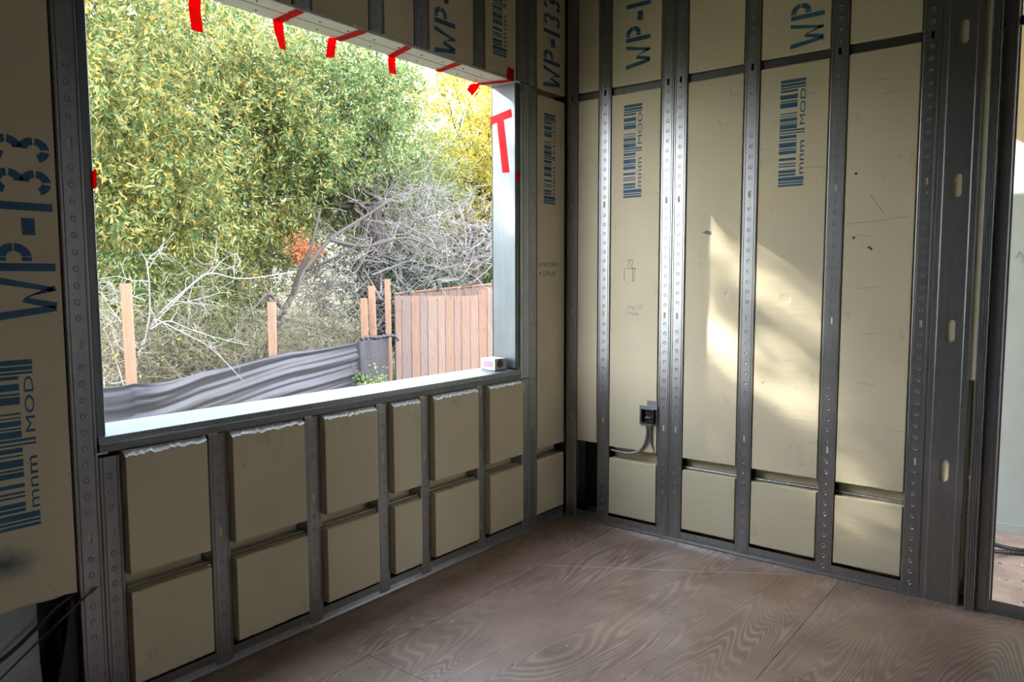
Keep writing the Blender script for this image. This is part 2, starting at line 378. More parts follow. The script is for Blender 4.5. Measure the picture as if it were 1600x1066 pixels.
def barcode(par, P, side, base_u, z0, bars_w, text_w, worn=False, d=-.0009, zmax=9, cut=True, seed=0):
    """bars across the reading direction; base_u = right edge (text baseline side)"""
    m = MB(); tot = bars_w + text_w; rnd = random.Random(seed)
    for (a, b, full) in BARS:
        if z0 + b > zmax: continue
        lo = 0 if full else text_w; j = rnd.uniform(-.001, .001)
        m.quad(*[on_wall(P, side, base_u, z0, x, y, d) for x, y in ((a, lo), (b, lo), (b, tot + j), (a, tot + j))])
    for txt, a0, wid in (('mnm', .055, .155), ('MOD', .283, .165)):
        vs, fs = text_polys(txt, 1.0); x0 = min(v[0] for v in vs); x1 = max(v[0] for v in vs); y0 = min(v[1] for v in vs); y1 = max(v[1] for v in vs)
        if z0 + a0 + wid > zmax: continue
        bs = len(m.v); hh = (text_w - .012) * (.8 if txt == 'mnm' else 1.0)
        for v in vs: m.v.append(on_wall(P, side, base_u, z0, a0 + (v[0] - x0) / (x1 - x0) * wid, (v[1] - y0) / (y1 - y0) * hh, d - .0002))
        for f in fs: m.f.append(tuple(bs + i for i in f))
    o = m.build('barcode_print', M['blue_worn' if worn else 'blue'], par, fix=False); o['label'] = 'blue stencilled bars and letters'; return o
def handwriting(par, P, u_left, z, txt, size, side_sign, mat='ink', d=-.0008, shear=.25, name='handwriting'):
    vs, fs = text_polys(txt, size); m = MB()
    for v in vs: m.v.append(P(u_left + side_sign * (v[0] + shear * v[1]), d, z + v[1] + .003 * math.sin(v[0] * 90)))
    m.f = [tuple(f) for f in fs]; return m.build(name, M[mat], par, fix=False)
def pen(par, P, strokes, r=.0011, mat='ink', name='pen_sketch', d=-.0006):
    m = MB()
    for s in strokes: m.tube([P(u, d, z) for u, z in s], r, 4)
    return m.build(name, M[mat], par)

# ------------------------------------------------------------------ structure
H = 3.10
m = MB(); m.box((-6.5, -6.5, -.14), (3.2, .17, -.020)); floor = struct(m.build('floor', M['soil'], origin=(0, 0, -.02)))
g = .0012
def sheet(x0, x1, y0, y1, mat='ply'):
    m = MB(); m.box((x0 + g, y0 + g, -.019), (x1 - g, y1 - g, 0)); return m.build('plywood_sheet', M[mat], floor, origin=(x0, y0, 0))
sheet(-6.2, -2.62, -.356, .16); sheet(-2.62, .16, -.356, .16)
sheet(-4.287, -1.847, -1.575, -.356); sheet(-6.2, -4.287, -1.575, -.356); sheet(-1.847, .16, -1.575, -.356)
sheet(-3.46, -1.02, -2.79, -1.575); sheet(-6.2, -3.46, -2.79, -1.575); sheet(-1.02, .16, -2.79, -1.575)
for k in range(3): sheet(-6.2 + k * 2.44, min(.16, -3.76 + k * 2.44), -4.01, -2.79)
for k in range(3): sheet(-6.2 + k * 2.44, min(.16, -3.76 + k * 2.44), -5.23, -4.01)
sheet(.16, 1.42, -1.9, .1, 'ply_room'); sheet(.16, 1.42, -4.3, -1.9, 'ply_room')
m = MB(); m.box((-6.5, -6.5, H), (.17, .17, H + .12)); struct(m.build('ceiling', M['paint_dark'], origin=(0, 0, H)))

m = MB(); m.box((.172, -4.3, 2.80), (1.42, -1.1, 2.9)); struct(m.build('ceiling', M['foam_dark'], origin=(.8, -2.5, 2.8)))  # unseen partial ceiling, added to shade the next room's upper wall
OX0, OX1, SZ, HZ = -2.604, -.47, .905, 2.452
m = MB()
m.box((-6.5, .1515, 0), (OX0 - .001, .165, H)); m.box((OX1 + .001, .1515, 0), (.17, .165, H)); m.box((OX0 - .001, .1515, 0), (OX1 + .001, .165, SZ)); m.box((OX0 - .001, .1515, HZ + .01), (OX1 + .001, .165, H))
wall_left = struct(m.build('wall_left', M['black'], origin=(0, .155, 0)))
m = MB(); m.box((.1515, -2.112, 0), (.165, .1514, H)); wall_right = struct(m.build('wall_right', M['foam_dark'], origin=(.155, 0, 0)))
# the unseen sides of the room: back opening and partition end set to limit light
m = MB()
m.box((-6.5, -6.5, 0), (.17, -6.35, .9)); m.box((-6.5, -6.5, 2.3), (.17, -6.35, H))
for a, b in ((-6.5, -2.4), (-1.75, .17)): m.box((a, -6.5, .9), (b, -6.35, 2.3))
struct(m.build('wall_back', M['room_wall'], origin=(0, -6.4, 0)))
m = MB(); m.box((-6.5, -6.35, 0), (-6.35, .15, H)); struct(m.build('wall_side', M['room_wall'], origin=(-6.4, 0, 0)))
m = MB(); m.box((.0, -6.35, 0), (.15, -2.72, H)); struct(m.build('wall_partition', M['room_wall'], origin=(.1, -4, 0)))

# foam in the window wall: (front u0,u1, back w0,w1)
LS = [(-2.703, -2.630), (-2.6285, -2.564), (-2.257, -2.186), (-1.846, -1.776), (-1.470, -1.403), (-1.205, -1.142), (-.797, -.734), (-.424, -.3575), (-.356, -.284)]
gp = .008; t = .004
p = panel(wall_left, PL, -3.10, -2.703 - gp, -3.10, -2.703 - t, .45, H - .002, [], 3, jb=.004)
p['label'] = 'leftmost foam panel with blue stencilling, open below'
stencil(p, PL, -1, -2.724, 1.303, 'WP-133', .155, .134)
barcode(p, PL, -1, -2.801, .690, .085, .037, seed=1)
m = MB(); m.quad(PL(-3.02, -.0008, .53), PL(-2.77, -.0008, .53), PL(-2.77, -.0008, .655), PL(-3.02, -.0008, .655)); m.build('paint_smudge', M['smudge'], p)
low = [(2, 1), (3, 2), (4, 3), (5, 4), (6, 5), (7, 6)]
for b, a in low:
    u0 = LS[a][1] + .005; u1 = LS[b][0] - .023
    panel(wall_left, PL, u0, u1, LS[a][1] + t if a else u0, LS[b][0] - t, .087, .868, [(.399, .460)], 10 + a, face=-.030, jt=.004, jb=.0015, ch=.013)
p = panel(wall_left, PL, -.284 + gp, -.010, -.284 + t, -.006, .068, H - .002, [(.390, .450), (2.424, 2.458)], 31)
stencil(p, PL, -1, -.060, 2.478, 'WP-133', .160, .122, True); barcode(p, PL, -1, -.104, 1.838, .072, .037, seed=2)
handwriting(p, PL, -.262, 1.488, 'w 10V ONLY', .034, 1); handwriting(p, PL, -.262, 1.436, 'w 518-118', .036, 1)
CR = [(-1.850, -1.770), (-1.470, -1.395), (-1.205, -1.120), (-.800, -.722), (-.461, -.358)]
tops = [(-2.60, CR[0][0] - gp), (CR[0][1] + gp, CR[1][0] - gp), (CR[1][1] + gp, CR[2][0] - gp), (CR[2][1] + gp, CR[3][0] - gp), (CR[3][1] + gp, CR[4][0] - gp)]
for i, (a, b) in enumerate(tops):
    p = panel(wall_left, PL, a, b, a - t, b + t, 2.459, H - .002, [], 40 + i, jb=.004)
    if i == 3: stencil(p, PL, -1, -.938, 2.462, 'WP-133', .142, .128, True)
    if i == 4: barcode(p, PL, -1, -.545, 2.552, .075, .037, True, seed=3)

# foam in the right wall
RS = [(-.082, -.011), (-.300, -.228), (-.678, -.609), (-.751, -.6795), (-1.126, -1.055), (-1.527, -1.455), (-1.897, -1.827)]
GR = [(.397, .461), (2.420, 2.464)]
def rp(a, b, seed, z0=.072, grooves=GR):   # bay between stud a (nearer the corner) and stud b
    return panel(wall_right, PR, RS[a][0] - gp, RS[b][1] + gp, RS[a][0] - t, RS[b][1] + t, z0, H - .002, grooves, seed)
p = rp(0, 1, 50, .470, [GR[1]])
p = rp(1, 2, 51)
stencil(p, PR, 1, -.538, 2.541, 'WP-133', .146, .134, True); barcode(p, PR, 1, -.494, 1.858, .074, .037, True, seed=4)
pen(p, PR, [[(-.393, 1.402), (-.396, 1.473), (-.462, 1.473), (-.455, 1.403)], [(-.445, 1.473), (-.447, 1.40)], [(-.432, 1.473), (-.462, 1.471)],
            [(-.415, 1.512), (-.420, 1.522), (-.428, 1.520), (-.427, 1.505), (-.416, 1.482), (-.428, 1.478)], [(-.433, 1.515), (-.440, 1.524), (-.448, 1.518), (-.444, 1.500), (-.436, 1.482), (-.450, 1.480)]])
handwriting(p, PR, -.412, 1.250, 'nrey 25', .030, -1, 'pencil', name='pencil_note'); handwriting(p, PR, -.412, 1.218, 'irovals', .028, -1, 'pencil', name='pencil_note')
p = rp(3, 4, 52)
pen(p, PR, [[(-.985, 2.348), (-.985, 2.318), (-1.03, 2.318)], [(-.98, 2.347), (-.99, 2.345)]], .0008, 'pencil', 'pencil_mark')
p = rp(4, 5, 53)
stencil(p, PR, 1, -1.420, 2.488, 'WP-133', .152, .120); barcode(p, PR, 1, -1.346, 1.853, .080, .037, seed=5)
pen(p, PR, [[(-1.35, 1.935), (-1.40, 1.936), (-1.435, 1.928), (-1.45, 1.922)], [(-1.35, 2.272), (-1.385, 2.274)]], .0008, 'pencil', 'pencil_mark')
p = rp(5, 6, 54)
pen(p, PR, [[(-1.545, 1.662), (-1.60, 1.668), (-1.66, 1.670), (-1.72, 1.678), (-1.80, 1.684)], [(-1.64, 1.79), (-1.70, 1.70)]], .0009, 'pencil', 'pencil_mark')
for (u, z) in ((-1.575, 1.888), (-1.64, 1.555), (-1.650, 1.548), (-1.575, 1.60)):
    m = WB(PR); m.tube([PR(u, -.0012, z - .004), PR(u - .003, -.0012, z + .005)], [.004, .003], 6); m.build('scorch_mark', M['black'], p)
m = MB(); m.quad(*[PR(u, -.0009, z) for u, z in ((-.845, 1.650), (-.872, 1.663), (-.895, 1.655), (-.898, 1.640), (-.880, 1.640), (-.862, 1.648))]); m.build('grey_scuff', M['scuff'], wall_right)
# foam block behind the wide stud, ending above the floor
m = WB(PR); m.b(-2.108, -1.905, .012, .149, .985, H - .002); m.b(-2.046, -1.905, .012, .149, .08, .985); m.build('foam_panel', M['foam'], wall_right)

rnd = random.Random(44)
for k in range(16):
    u = rnd.choice([rnd.uniform(-1.02, -.80), rnd.uniform(-1.42, -1.16), rnd.uniform(-1.80, -1.56), rnd.uniform(-.58, -.33)]); z = rnd.uniform(.5, 2.3); w = rnd.uniform(.03, .09)
    pen(wall_right, PR, [[(u, z), (u - w * .5, z + rnd.uniform(-.004, .004)), (u - w, z + rnd.uniform(-.008, .008))]], .0007, 'pencil', 'scratch')
for k in range(14):
    a = rnd.randrange(1, 7); u = rnd.uniform(LS[a][1] + .04, LS[a + 1][0] - .05); z = rnd.uniform(.15, .8)
    pen(wall_left, lambda u, d, z: PL(u, d - .028, z), [[(u, z), (u + rnd.uniform(-.02, .02), z - rnd.uniform(.03, .09))]], .0008, 'pencil', 'scratch')

# tracks on the floor
def track(P, u0, u1, label, mat='steel_d', lipz=.060):
    root = empty('bottom_track', P((u0 + u1) / 2, .07, 0))
    prof = [(.0005, lipz), (.0012, .030), (-.0020, .014), (-.0055, .003)]
    m = MB(); rings = [[P(u, d + .0025, z) for d, z in prof] for u in (u0, u1)]; k = len(prof)
    for r in rings: m.v += r
    for j in range(k - 1): m.f.append((j, j + 1, k + j + 1, k + j))
    solid(m.build('lip', M[mat], root), .0015)
    m = WB(P); m.b(u0, u1, .006, .148, .001, .004); m.build('web', M[mat], root)
    return tag(root, label, 'track', 'floor tracks')
track(PL, -2.70, -.008, 'galvanized floor track under the window, beneath the short studs', 'steel_d', .062)
track(PR, -1.90, -.006, 'galvanized floor track along the right wall under the tall foam panels', 'steel', .056)
track(PR, -2.72, -2.120, 'galvanized floor track crossing the open stud bay at far right', 'steel_d', .060)

# ------------------------------------------------------------------ studs
F = 'studs of the window wall'; G2 = 'studs of the right wall'; G3 = 'short studs under the window'; G4 = 'short studs above the window'
SL = [.61 * k for k in range(1, 5)]
stud(PL, *LS[0], 0, H, 'full-height galvanized stud left of the window opening', F, SL, 'lo', .0, mat='steel')
stud(PL, *LS[8], 0, H, 'full-height galvanized stud at the right side of the window opening', F, SL, 'lo', .02)
zt = .868
labs = ['short steel stud under the window, left end beside the full-height stud', 'short steel stud under the window, second from the left', 'short steel stud under the window, third from the left',
        'short steel stud under the window, fourth from the left, left of the closely spaced pair', 'short steel stud under the window, fifth from the left, right of the narrow panel', 'short steel stud under the window, sixth from the left, second from the corner end', 'short steel stud under the window, right end against the full-height stud']
slots = [(.61,), (.505,), (.535,), (.625,), (.585,), (.835, .135), (.82, .215)]
for i in range(7): stud(PL, *LS[1 + i], 0, zt - (.012 if i == 0 else 0), labs[i], G3, slots[i], 'lo', .01 * (i % 4))
labs = ['short stud above the window, leftmost in view', 'short stud above the window, second from the left', 'short stud above the window, left of the faint blue letters', 'short stud above the window, between the faint letters and the striped print', 'wide short stud above the right end of the window']
for i, (a, b) in enumerate(CR): stud(PL, a, b, 2.458, H, labs[i], G4, (), 'lo', .0, mat='steel_d')
labs = ['galvanized stud in the room corner', 'stud between the black corner opening and the stencilled panel', 'left stud of the back-to-back pair, beside the black junction box', 'right stud of the back-to-back pair', 'steel stud right of the sunlit panel, left of the striped print', 'steel stud right of the panel with the crisp striped print', 'steel stud against the left edge of the wide stud with oval holes']
for i, (a, b) in enumerate(RS): stud(PR, a, b, 0, H, labs[i], G2, SL, 'hi' if i not in (3,) else 'hi', (None if i == 0 else .013 * (i % 4)))
# wide stud, web to the room, oval knockouts
def oval_sheet(u0, u1, z0, z1, holes, hw, hh):
    m = MB(); P = PR; c = (u0 + u1) / 2; n = 10
    zs = [z0]
    rib = [(u0, .030), (u0, .003), (u0 + .003, 0)]; rib2 = [(u1 - .003, 0), (u1, .003), (u1, .030)]
    rows = []; prev = z0
    def grid(za, zb):   # plain band
        prof = rib + [(u0 + .022, 0), (u0 + .0245, -.0022), (u0 + .027, 0), (c - .034, 0), (c + .034, 0), (u1 - .027, 0), (u1 - .0245, -.0022), (u1 - .022, 0)] + rib2
        b = len(m.v); k = len(prof)
        for z in (za, zb): m.v.extend(P(u, d, z) for u, d in prof)
        for j in range(k - 1): m.f.append((b + j, b + j + 1, b + k + j + 1, b + k + j))
    def holed(za, zb, zc):
        for prof in (rib + [(u0 + .022, 0), (u0 + .0245, -.0022), (u0 + .027, 0), (c - .034, 0)], [(c + .034, 0), (u1 - .027, 0), (u1 - .0245, -.0022), (u1 - .022, 0)] + rib2):
            b = len(m.v); k = len(prof)
            for z in (za, zb): m.v.extend(P(u, d, z) for u, d in prof)
            for j in range(k - 1): m.f.append((b + j, b + j + 1, b + k + j + 1, b + k + j))
        inner = []; 
        for k in range(n + 1): a = math.pi * k / n; inner.append((c + hw * math.cos(a), zc + (hh - hw) + hw * math.sin(a)))
        for k in range(n + 1): a = math.pi + math.pi * k / n; inner.append((c + hw * math.cos(a), zc - (hh - hw) + hw * math.sin(a)))
        N = len(inner); outer = []
        for (u, z) in inner:
            dx, dz = (u - c) / .034, (z - zc) / ((zb - za) / 2); s = max(abs(dx), abs(dz)); outer.append((c + (u - c) / s, zc + (z - zc) / s))
        for k in range(N):   # snap nearest to the four corners
            pass
        b = len(m.v); m.v.extend(P(u, .0, z) for u, z in outer); m.v.extend(P(u, .0, z) for u, z in inner); m.v.extend(P(u, .007, z) for u, z in inner)
        for k in range(N):
            k2 = (k + 1) % N; m.f.append((b + k, b + k2, b + N + k2, b + N + k)); m.f.append((b + N + k, b + N + k2, b + 2 * N + k2, b + 2 * N + k))
        for (cu, cz) in ((c + .034, zb), (c - .034, zb), (c - .034, za), (c + .034, za)):
            ks = sorted(range(N), key=lambda k: (outer[k][0] - cu) ** 2 + (outer[k][1] - cz) ** 2)
            k1 = min(range(N), key=lambda k: (abs(outer[k][0] - cu) > 1e-6, abs(outer[k][1] - cz))); k2 = min(range(N), key=lambda k: (abs(outer[k][1] - cz) > 1e-6, abs(outer[k][0] - cu)))
            if k1 != k2: q = len(m.v); m.v.append(P(cu, 0, cz)); m.f.append((b + k1, b + k2, q))
    for z in holes:
        grid(prev, z - .07); holed(z - .07, z + .07, z); prev = z + .07
    grid(prev, z1); return m
root = empty('wide_steel_stud', PR(-1.975, 0, 0))
solid(oval_sheet(-2.050, -1.899, 0, H, [.587, 1.193, 1.805, 2.43], .019, .051).build('channel', M['steel'], root, fix=False), .0012)
tag(root, 'wide steel stud facing the room, with oval knockout holes', 'stud', G2)
root = empty('door_jamb_stud', PR(-2.095, -.024, 0))
prof = [(-2.077, .02), (-2.077, -.022), (-2.079, -.024), (-2.084, -.024), (-2.086, -.021), (-2.088, -.024), (-2.094, -.024), (-2.096, -.021), (-2.098, -.024), (-2.103, -.024), (-2.105, -.021), (-2.107, -.024), (-2.110, -.024), (-2.112, -.022), (-2.112, .02)]
profile_sheet(PR, prof, [0, H], set(), 'channel', M['steel'], root)
m = MB(); rnd = random.Random(5)
for k in range(26):
    z = rnd.uniform(.05, .62); m.box(PR(-2.077 + rnd.uniform(-.001, .003), -.026, z), tuple(np.add(PR(-2.077, -.026, z), (rnd.uniform(.002, .004), rnd.uniform(.002, .005), rnd.uniform(.003, .009)))))
c = m.build('foam_crumb', M['crumb'], root); c['kind'] = 'stuff'
tag(root, 'narrow ridged steel jamb stud right of the wide stud', 'stud', G2)
root = empty('door_stud', PR(-2.142, 0, 0))
prof = [(-2.165, .02), (-2.165, .003), (-2.162, 0), (-2.156, 0), (-2.154, .002), (-2.152, 0), (-2.122, 0), (-2.119, .003), (-2.119, DEP), (-2.163, DEP)]
profile_sheet(PR, prof, [0, H], set(), 'channel', M['steel_d'], root)
m = WB(PR); m.b(-2.1275, -2.1215, -.004, .0005, .024, .030); m.build('screw_head', M['zinc'], root)
tag(root, 'dark steel stud framing the open bay at far right', 'stud', G2)
# bridging channel through the knockouts
root = empty('bridging_channel', PR(-1.3, .03, 2.44))
prof = [(.045, 2.424), (.024, 2.424), (.0228, 2.4255), (.0228, 2.4585), (.024, 2.460), (.045, 2.460)]
m = MB(); 
for u in (-2.71, -.012): m.v += [PR(u, d, z) for d, z in prof]
k = len(prof); m.f = [(j, j + 1, k + j + 1, k + j) for j in range(k - 1)]
solid(m.build('channel', M['steel_dark'], root), .0015)
tag(root, 'horizontal steel bridging channel threaded through the right wall studs', 'channel')

# ------------------------------------------------------------------ the window opening
win = struct(empty('window_1', (-1.537, .08, .92)))
m = MB(); prof = [(.158, .905), (.158, .934), (.155, .936), (-.001, .9225), (-.003, .921), (-.007, .903), (-.011, .898), (-.008, .892), (-.0045, .873), (.0, .871)]
for u in (OX0 - .024, OX1 + .034): m.v += [(u, d, z) for d, z in prof]
k = len(prof); m.f = [(j, j + 1, k + j + 1, k + j) for j in range(k - 1)]
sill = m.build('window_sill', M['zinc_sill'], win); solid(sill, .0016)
for u in [(a + b) / 2 for a, b in LS[1:7]]:
    m = MB(); m.tube([(u + .004, -.004, .909), (u + .004, -.009, .909)], .0035, 8); m.build('screw_head', M['steel_d'], sill)
    m = MB(); m.box((u - .042, -.0072, .8675), (u - .006, -.0047, .8745)); m.build('track_notch', M['zinc'], sill)
# header: two strips of the soffit with a step between, rows of screws, thin front lip
m = MB(); prof = [(-.002, 2.458), (-.002, 2.449), (.001, 2.447), (.074, 2.447), (.077, 2.4495), (.080, 2.4495), (.083, 2.446), (.166, 2.446), (.168, 2.448), (.168, 2.50)]
for u in (OX0 - .02, OX1 + .034): m.v += [(u, d, z) for d, z in prof]
k = len(prof); m.f = [(j, j + 1, k + j + 1, k + j) for j in range(k - 1)]
head = m.build('window_header', M['white_metal'], win); solid(head, .0016)
for i in range(15):
    for d in (.045, .128):
        x = -2.55 + i * .143 + (.05 if d > .1 else 0)
        m = MB(); m.tube([(x, d, 2.4468 if d < .1 else 2.4458), (x, d, 2.444 if d < .1 else 2.443)], .0042, 6); m.build('screw_head', M['black'], head)
m = MB()   # ragged fibres along the header edge
rnd = random.Random(3)
for k in range(260):
    x = rnd.choice([rnd.gauss(-1.62, .13), rnd.gauss(-1.33, .10), rnd.uniform(-2.3, -.9)])
    m.tube([(x, -.003, 2.452), (x + rnd.uniform(-.012, .012), -.006 - rnd.random() * .006, 2.452 + rnd.uniform(.002, .013))], .0006, 3, False)
o = m.build('frayed_fibres', M['crumb'], head); o['kind'] = 'stuff'
for nm, x, s in (('window_jamb', OX1, 1), ('window_jamb', OX0, -1)):
    m = MB(); prof = [(x + s * .03, .158), (x + s * .002, .158), (x, .155), (x, .006), (x + s * .002, .004), (x + s * .031, .004), (x + s * .033, .007), (x + s * .033, .03)]
    if s < 0: prof = [(x - .025, .158), (x - .002, .158), (x, .155), (x, .002), (x - .002, 0), (x - FB, -.0005), (x - .024, .002), (x - .024, .02)]
    for z in (.934 if s > 0 else .90, 2.446): m.v += [(u, d, z) for u, d in prof]
    k = len(prof); m.f = [(j, j + 1, k + j + 1, k + j) for j in range(k - 1)]
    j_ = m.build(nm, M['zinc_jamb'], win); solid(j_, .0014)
    if s > 0:
        for z in (1.2, 1.62, 2.03, 2.30):
            m = MB(); m.tube([(x + .022, .004, z), (x + .022, .000, z)], .0035, 6); m.build('screw_head', M['steel_d'], j_)
m = MB(); prof = [(-.4345, .03), (-.4345, .003), (-.432, 0), (-.412, 0), (-.409, .003), (-.404, .003), (-.401, 0), (-.384, 0), (-.382, .002), (-.380, 0), (-.3595, 0), (-.3575, .003), (-.3575, .02)]
for z in (.872, 2.453): m.v += [(u, d - .001, z) for u, d in prof]
k = len(prof); m.f = [(j, j + 1, k + j + 1, k + j) for j in range(k - 1)]
solid(m.build('jamb_strip', M['zinc'], win), .0014)
m = MB(); m.box((-.432, -.004, 2.405), (-.408, .002, 2.444)); m.build('header_clip', M['steel_d'], win)

# ------------------------------------------------------------------ red tape
def ribbon(m, pts, wv, t=.0005):
    """strip along pts, width vector wv (one or per point)"""
    for i in range(len(pts) - 1):
        a, b = Vector(pts[i]), Vector(pts[i + 1]); w0 = Vector(wv[i] if isinstance(wv[0], (tuple, list)) else wv); w1 = Vector(wv[i + 1] if isinstance(wv[0], (tuple, list)) else wv)
        m.quad(a - w0, a + w0, b + w1, b - w1)
def tape(pieces, loc, label):
    root = empty('tape_strip', loc)
    for i, (nm, pts, wv) in enumerate(pieces):
        m = MB(); ribbon(m, pts, wv); solid(m.build(nm, M['tape'], root, fix=False), .0005)
    tag(root, label, 'tape', 'red tape strips on the window frame')
zt_ = 2.4435
tape([('tail', [(-2.148, .172, 2.449), (-2.150, .176, 2.40), (-2.148, .165, 2.318)], (.023, 0, 0)), ('strip', [(-2.15, .172, zt_), (-2.15, -.003, zt_)], (.023, 0, 0))], (-2.15, .17, 2.449), 'red tape tail hanging straight down at the left of the window header')
tape([('tail', [(-1.800, .172, 2.449), (-1.793, .174, 2.40), (-1.787, .160, 2.338)], [(.024, 0, 0), (.022, 0, 0), (.014, 0, 0)]), ('strip', [(-1.805, .172, zt_), (-1.820, .0, zt_)], (.021, 0, 0))], (-1.80, .17, 2.449), 'long narrow red tape tail, second from the left under the header')
tape([('tail', [(-1.525, .172, 2.449), (-1.530, .178, 2.42), (-1.549, .165, 2.360)], (.023, 0, .005)), ('strip', [(-1.505, .172, zt_), (-1.512, -.003, zt_)], (.022, 0, 0))], (-1.52, .17, 2.449), 'curled red tape tail, third from the left under the header')
tape([('tail', [(-1.186, .172, 2.449), (-1.186, .174, 2.41), (-1.186, .166, 2.368)], (.023, 0, 0)), ('strip', [(-1.195, .172, zt_), (-1.245, .0, zt_)], (.020, 0, 0))], (-1.19, .17, 2.449), 'red tape tail hanging in front of the bright sky gap')
tape([('strip', [(-.882, .172, zt_), (-.918, -.004, zt_)], (.021, 0, 0))], (-.89, .08, zt_), 'red tape strip flat across the header with no hanging tail')
tape([('tail', [(-.575, .172, 2.447), (-.603, .180, 2.420), (-.637, .175, 2.388)], [(.028, 0, .006), (.027, 0, -.010), (.020, 0, -.013)]), ('strip', [(-.567, .172, zt_), (-.520, -.003, zt_)], (.022, 0, 0)), ('upturned_end', [(-.520, -.0045, 2.446), (-.515, -.0055, 2.508)], (.027, 0, -.002))], (-.56, .08, 2.447), 'red tape at the header right end, slanting tail and end stuck up the foam')
xj = -.4712
tape([('strip', [(xj, .172, 2.268), (xj, .027, 2.293)], (0, .004, .021)), ('strip', [(xj - .0006, .105, 2.270), (xj - .0006, .066, 1.985)], (0, .024, .002))], (xj, .1, 2.15), 'red tape T on the right jamb of the window')
tape([('strip', [(-.452, -.0015, 1.985), (-.455, -.0015, 1.935)], (.013, 0, .003))], (-.452, 0, 1.96), 'tiny red tape scrap on the jamb below the T')
tape([('strip', [(-2.6035, -.0015, 1.755), (-2.6045, -.0015, 1.700)], (.009, 0, .006))], (-2.604, 0, 1.73), 'tiny red tape scrap on the left jamb')

# paper box on the sill
root = empty('paper_box', (-.545, .095, .9315)); root.rotation_euler = (0, 0, R(86))
m = MB(); L_, D_, Hh = .052, .046, .030
n = 14; cy, cz, r = .004, .034, .024
def bx(x, y, z): return (-.545 + x, .095 + y, .9315 + z)
o4 = [(-D_, 0), (D_, 0), (D_, 2 * Hh), (-D_, 2 * Hh)]
m.quad(bx(-L_, -D_, 0), bx(L_, -D_, 0), bx(L_, -D_, 2 * Hh), bx(-L_, -D_, 2 * Hh)); m.quad(bx(-L_, D_, 0), bx(L_, D_, 0), bx(L_, D_, 2 * Hh), bx(-L_, D_, 2 * Hh))
m.quad(bx(-L_, -D_, 0), bx(L_, -D_, 0), bx(L_, D_, 0), bx(-L_, D_, 0)); m.quad(bx(-L_, -D_, 2 * Hh), bx(L_, -D_, 2 * Hh), bx(L_, D_, 2 * Hh), bx(-L_, D_, 2 * Hh)); m.quad(*[bx(L_, y, z) for y, z in o4])
b = len(m.v); inner = [(cy + r * math.cos(2 * math.pi * k / n), cz + r * math.sin(2 * math.pi * k / n)) for k in range(n)]
outer = []
for (y, z) in inner:
    dy, dz = (y - cy), (z - cz); s = min(((D_ - cy) / dy if dy > 0 else (-D_ - cy) / dy) if abs(dy) > 1e-9 else 9, ((2 * Hh - cz) / dz if dz > 0 else -cz / dz) if abs(dz) > 1e-9 else 9); outer.append((cy + dy * s, cz + dz * s))
m.v += [bx(-L_, y, z) for y, z in outer] + [bx(-L_, y, z) for y, z in inner] + [bx(-L_ + .05, y, z) for y, z in inner]
for k in range(n):
    k2 = (k + 1) % n; m.f.append((b + k, b + k2, b + n + k2, b + n + k)); m.f.append((b + n + k, b + n + k2, b + 2 * n + k2, b + 2 * n + k))
m.f.append(tuple(b + 2 * n + k for k in range(n)))
for (cy_, cz_) in o4:
    k1 = min(range(n), key=lambda k: (abs(outer[k][0] - cy_) > 1e-6, abs(outer[k][1] - cz_))); k2 = min(range(n), key=lambda k: (abs(outer[k][1] - cz_) > 1e-6, abs(outer[k][0] - cy_)))
    q = len(m.v); m.v.append(bx(-L_, cy_, cz_)); m.f.append((b + k1, b + k2, q))
m.build('carton', M['box_white'], root, fix=False)
m = MB(); m.quad(bx(-L_ + .015, D_ + .0006, .014), bx(L_ - .018, D_ + .0006, .014), bx(L_ - .018, D_ + .0006, .046), bx(-L_ + .015, D_ + .0006, .046)); m.build('printed_label', M['box_pink'], root, fix=False)
tag(root, 'small white paper box with a round dark opening on the window sill', 'box')

# ------------------------------------------------------------------ electrical box and conduit on the right wall
root = empty('junction_box', PR(-.555, -.01, .665))
m = WB(PR)
for (u0, u1, z0, z1) in ((-.612, -.600, .617, .722), (-.524, -.505, .617, .722), (-.600, -.524, .617, .629), (-.600, -.524, .708, .722)): m.b(u0, u1, -.012, -.006, z0, z1)
m.build('plaster_ring', M['steel_d'], root)
m = WB(PR)
for (u0, u1, z0, z1) in ((-.600, -.594, .629, .708), (-.530, -.524, .629, .708), (-.594, -.530, .629, .635), (-.594, -.530, .702, .708)): m.b(u0, u1, -.034, -.004, z0, z1)
m.b(-.594, -.530, -.006, -.004, .635, .702); m.build('box_body', M['black_plastic'], root)
m = WB(PR); m.b(-.609, -.548, -.0065, -.003, .722, .752); m.build('mounting_plate', M['conduit'], root)
for i, (dz, mt) in enumerate(((.69, 'redwire'), (.672, 'redwire'), (.665, 'box_white'), (.655, 'cable'))):
    m = MB(); m.tube([PR(-.585, -.008, dz), PR(-.57, -.022, dz - .006), PR(-.553, -.026, dz - .002), PR(-.540, -.014, dz - .010)], .0022, 5); m.build('wire', M[mt], root, smooth=True)
for u in (-.556, -.572):
    m = MB(); m.tube([PR(u, -.012, .617), PR(u, -.012, .592)], .010, 8); m.build('cable_connector', M['steel_d'], root)
for (u, z) in ((-.606, .63), (-.515, .63), (-.606, .71), (-.515, .71)):
    m = MB(); m.tube([PR(u, -.012, z), PR(u, -.015, z)], .004, 6); m.build('screw_head', M['zinc'], root)
tag(root, 'black metal electrical box with loose wires beside the paired studs', 'electrical box')
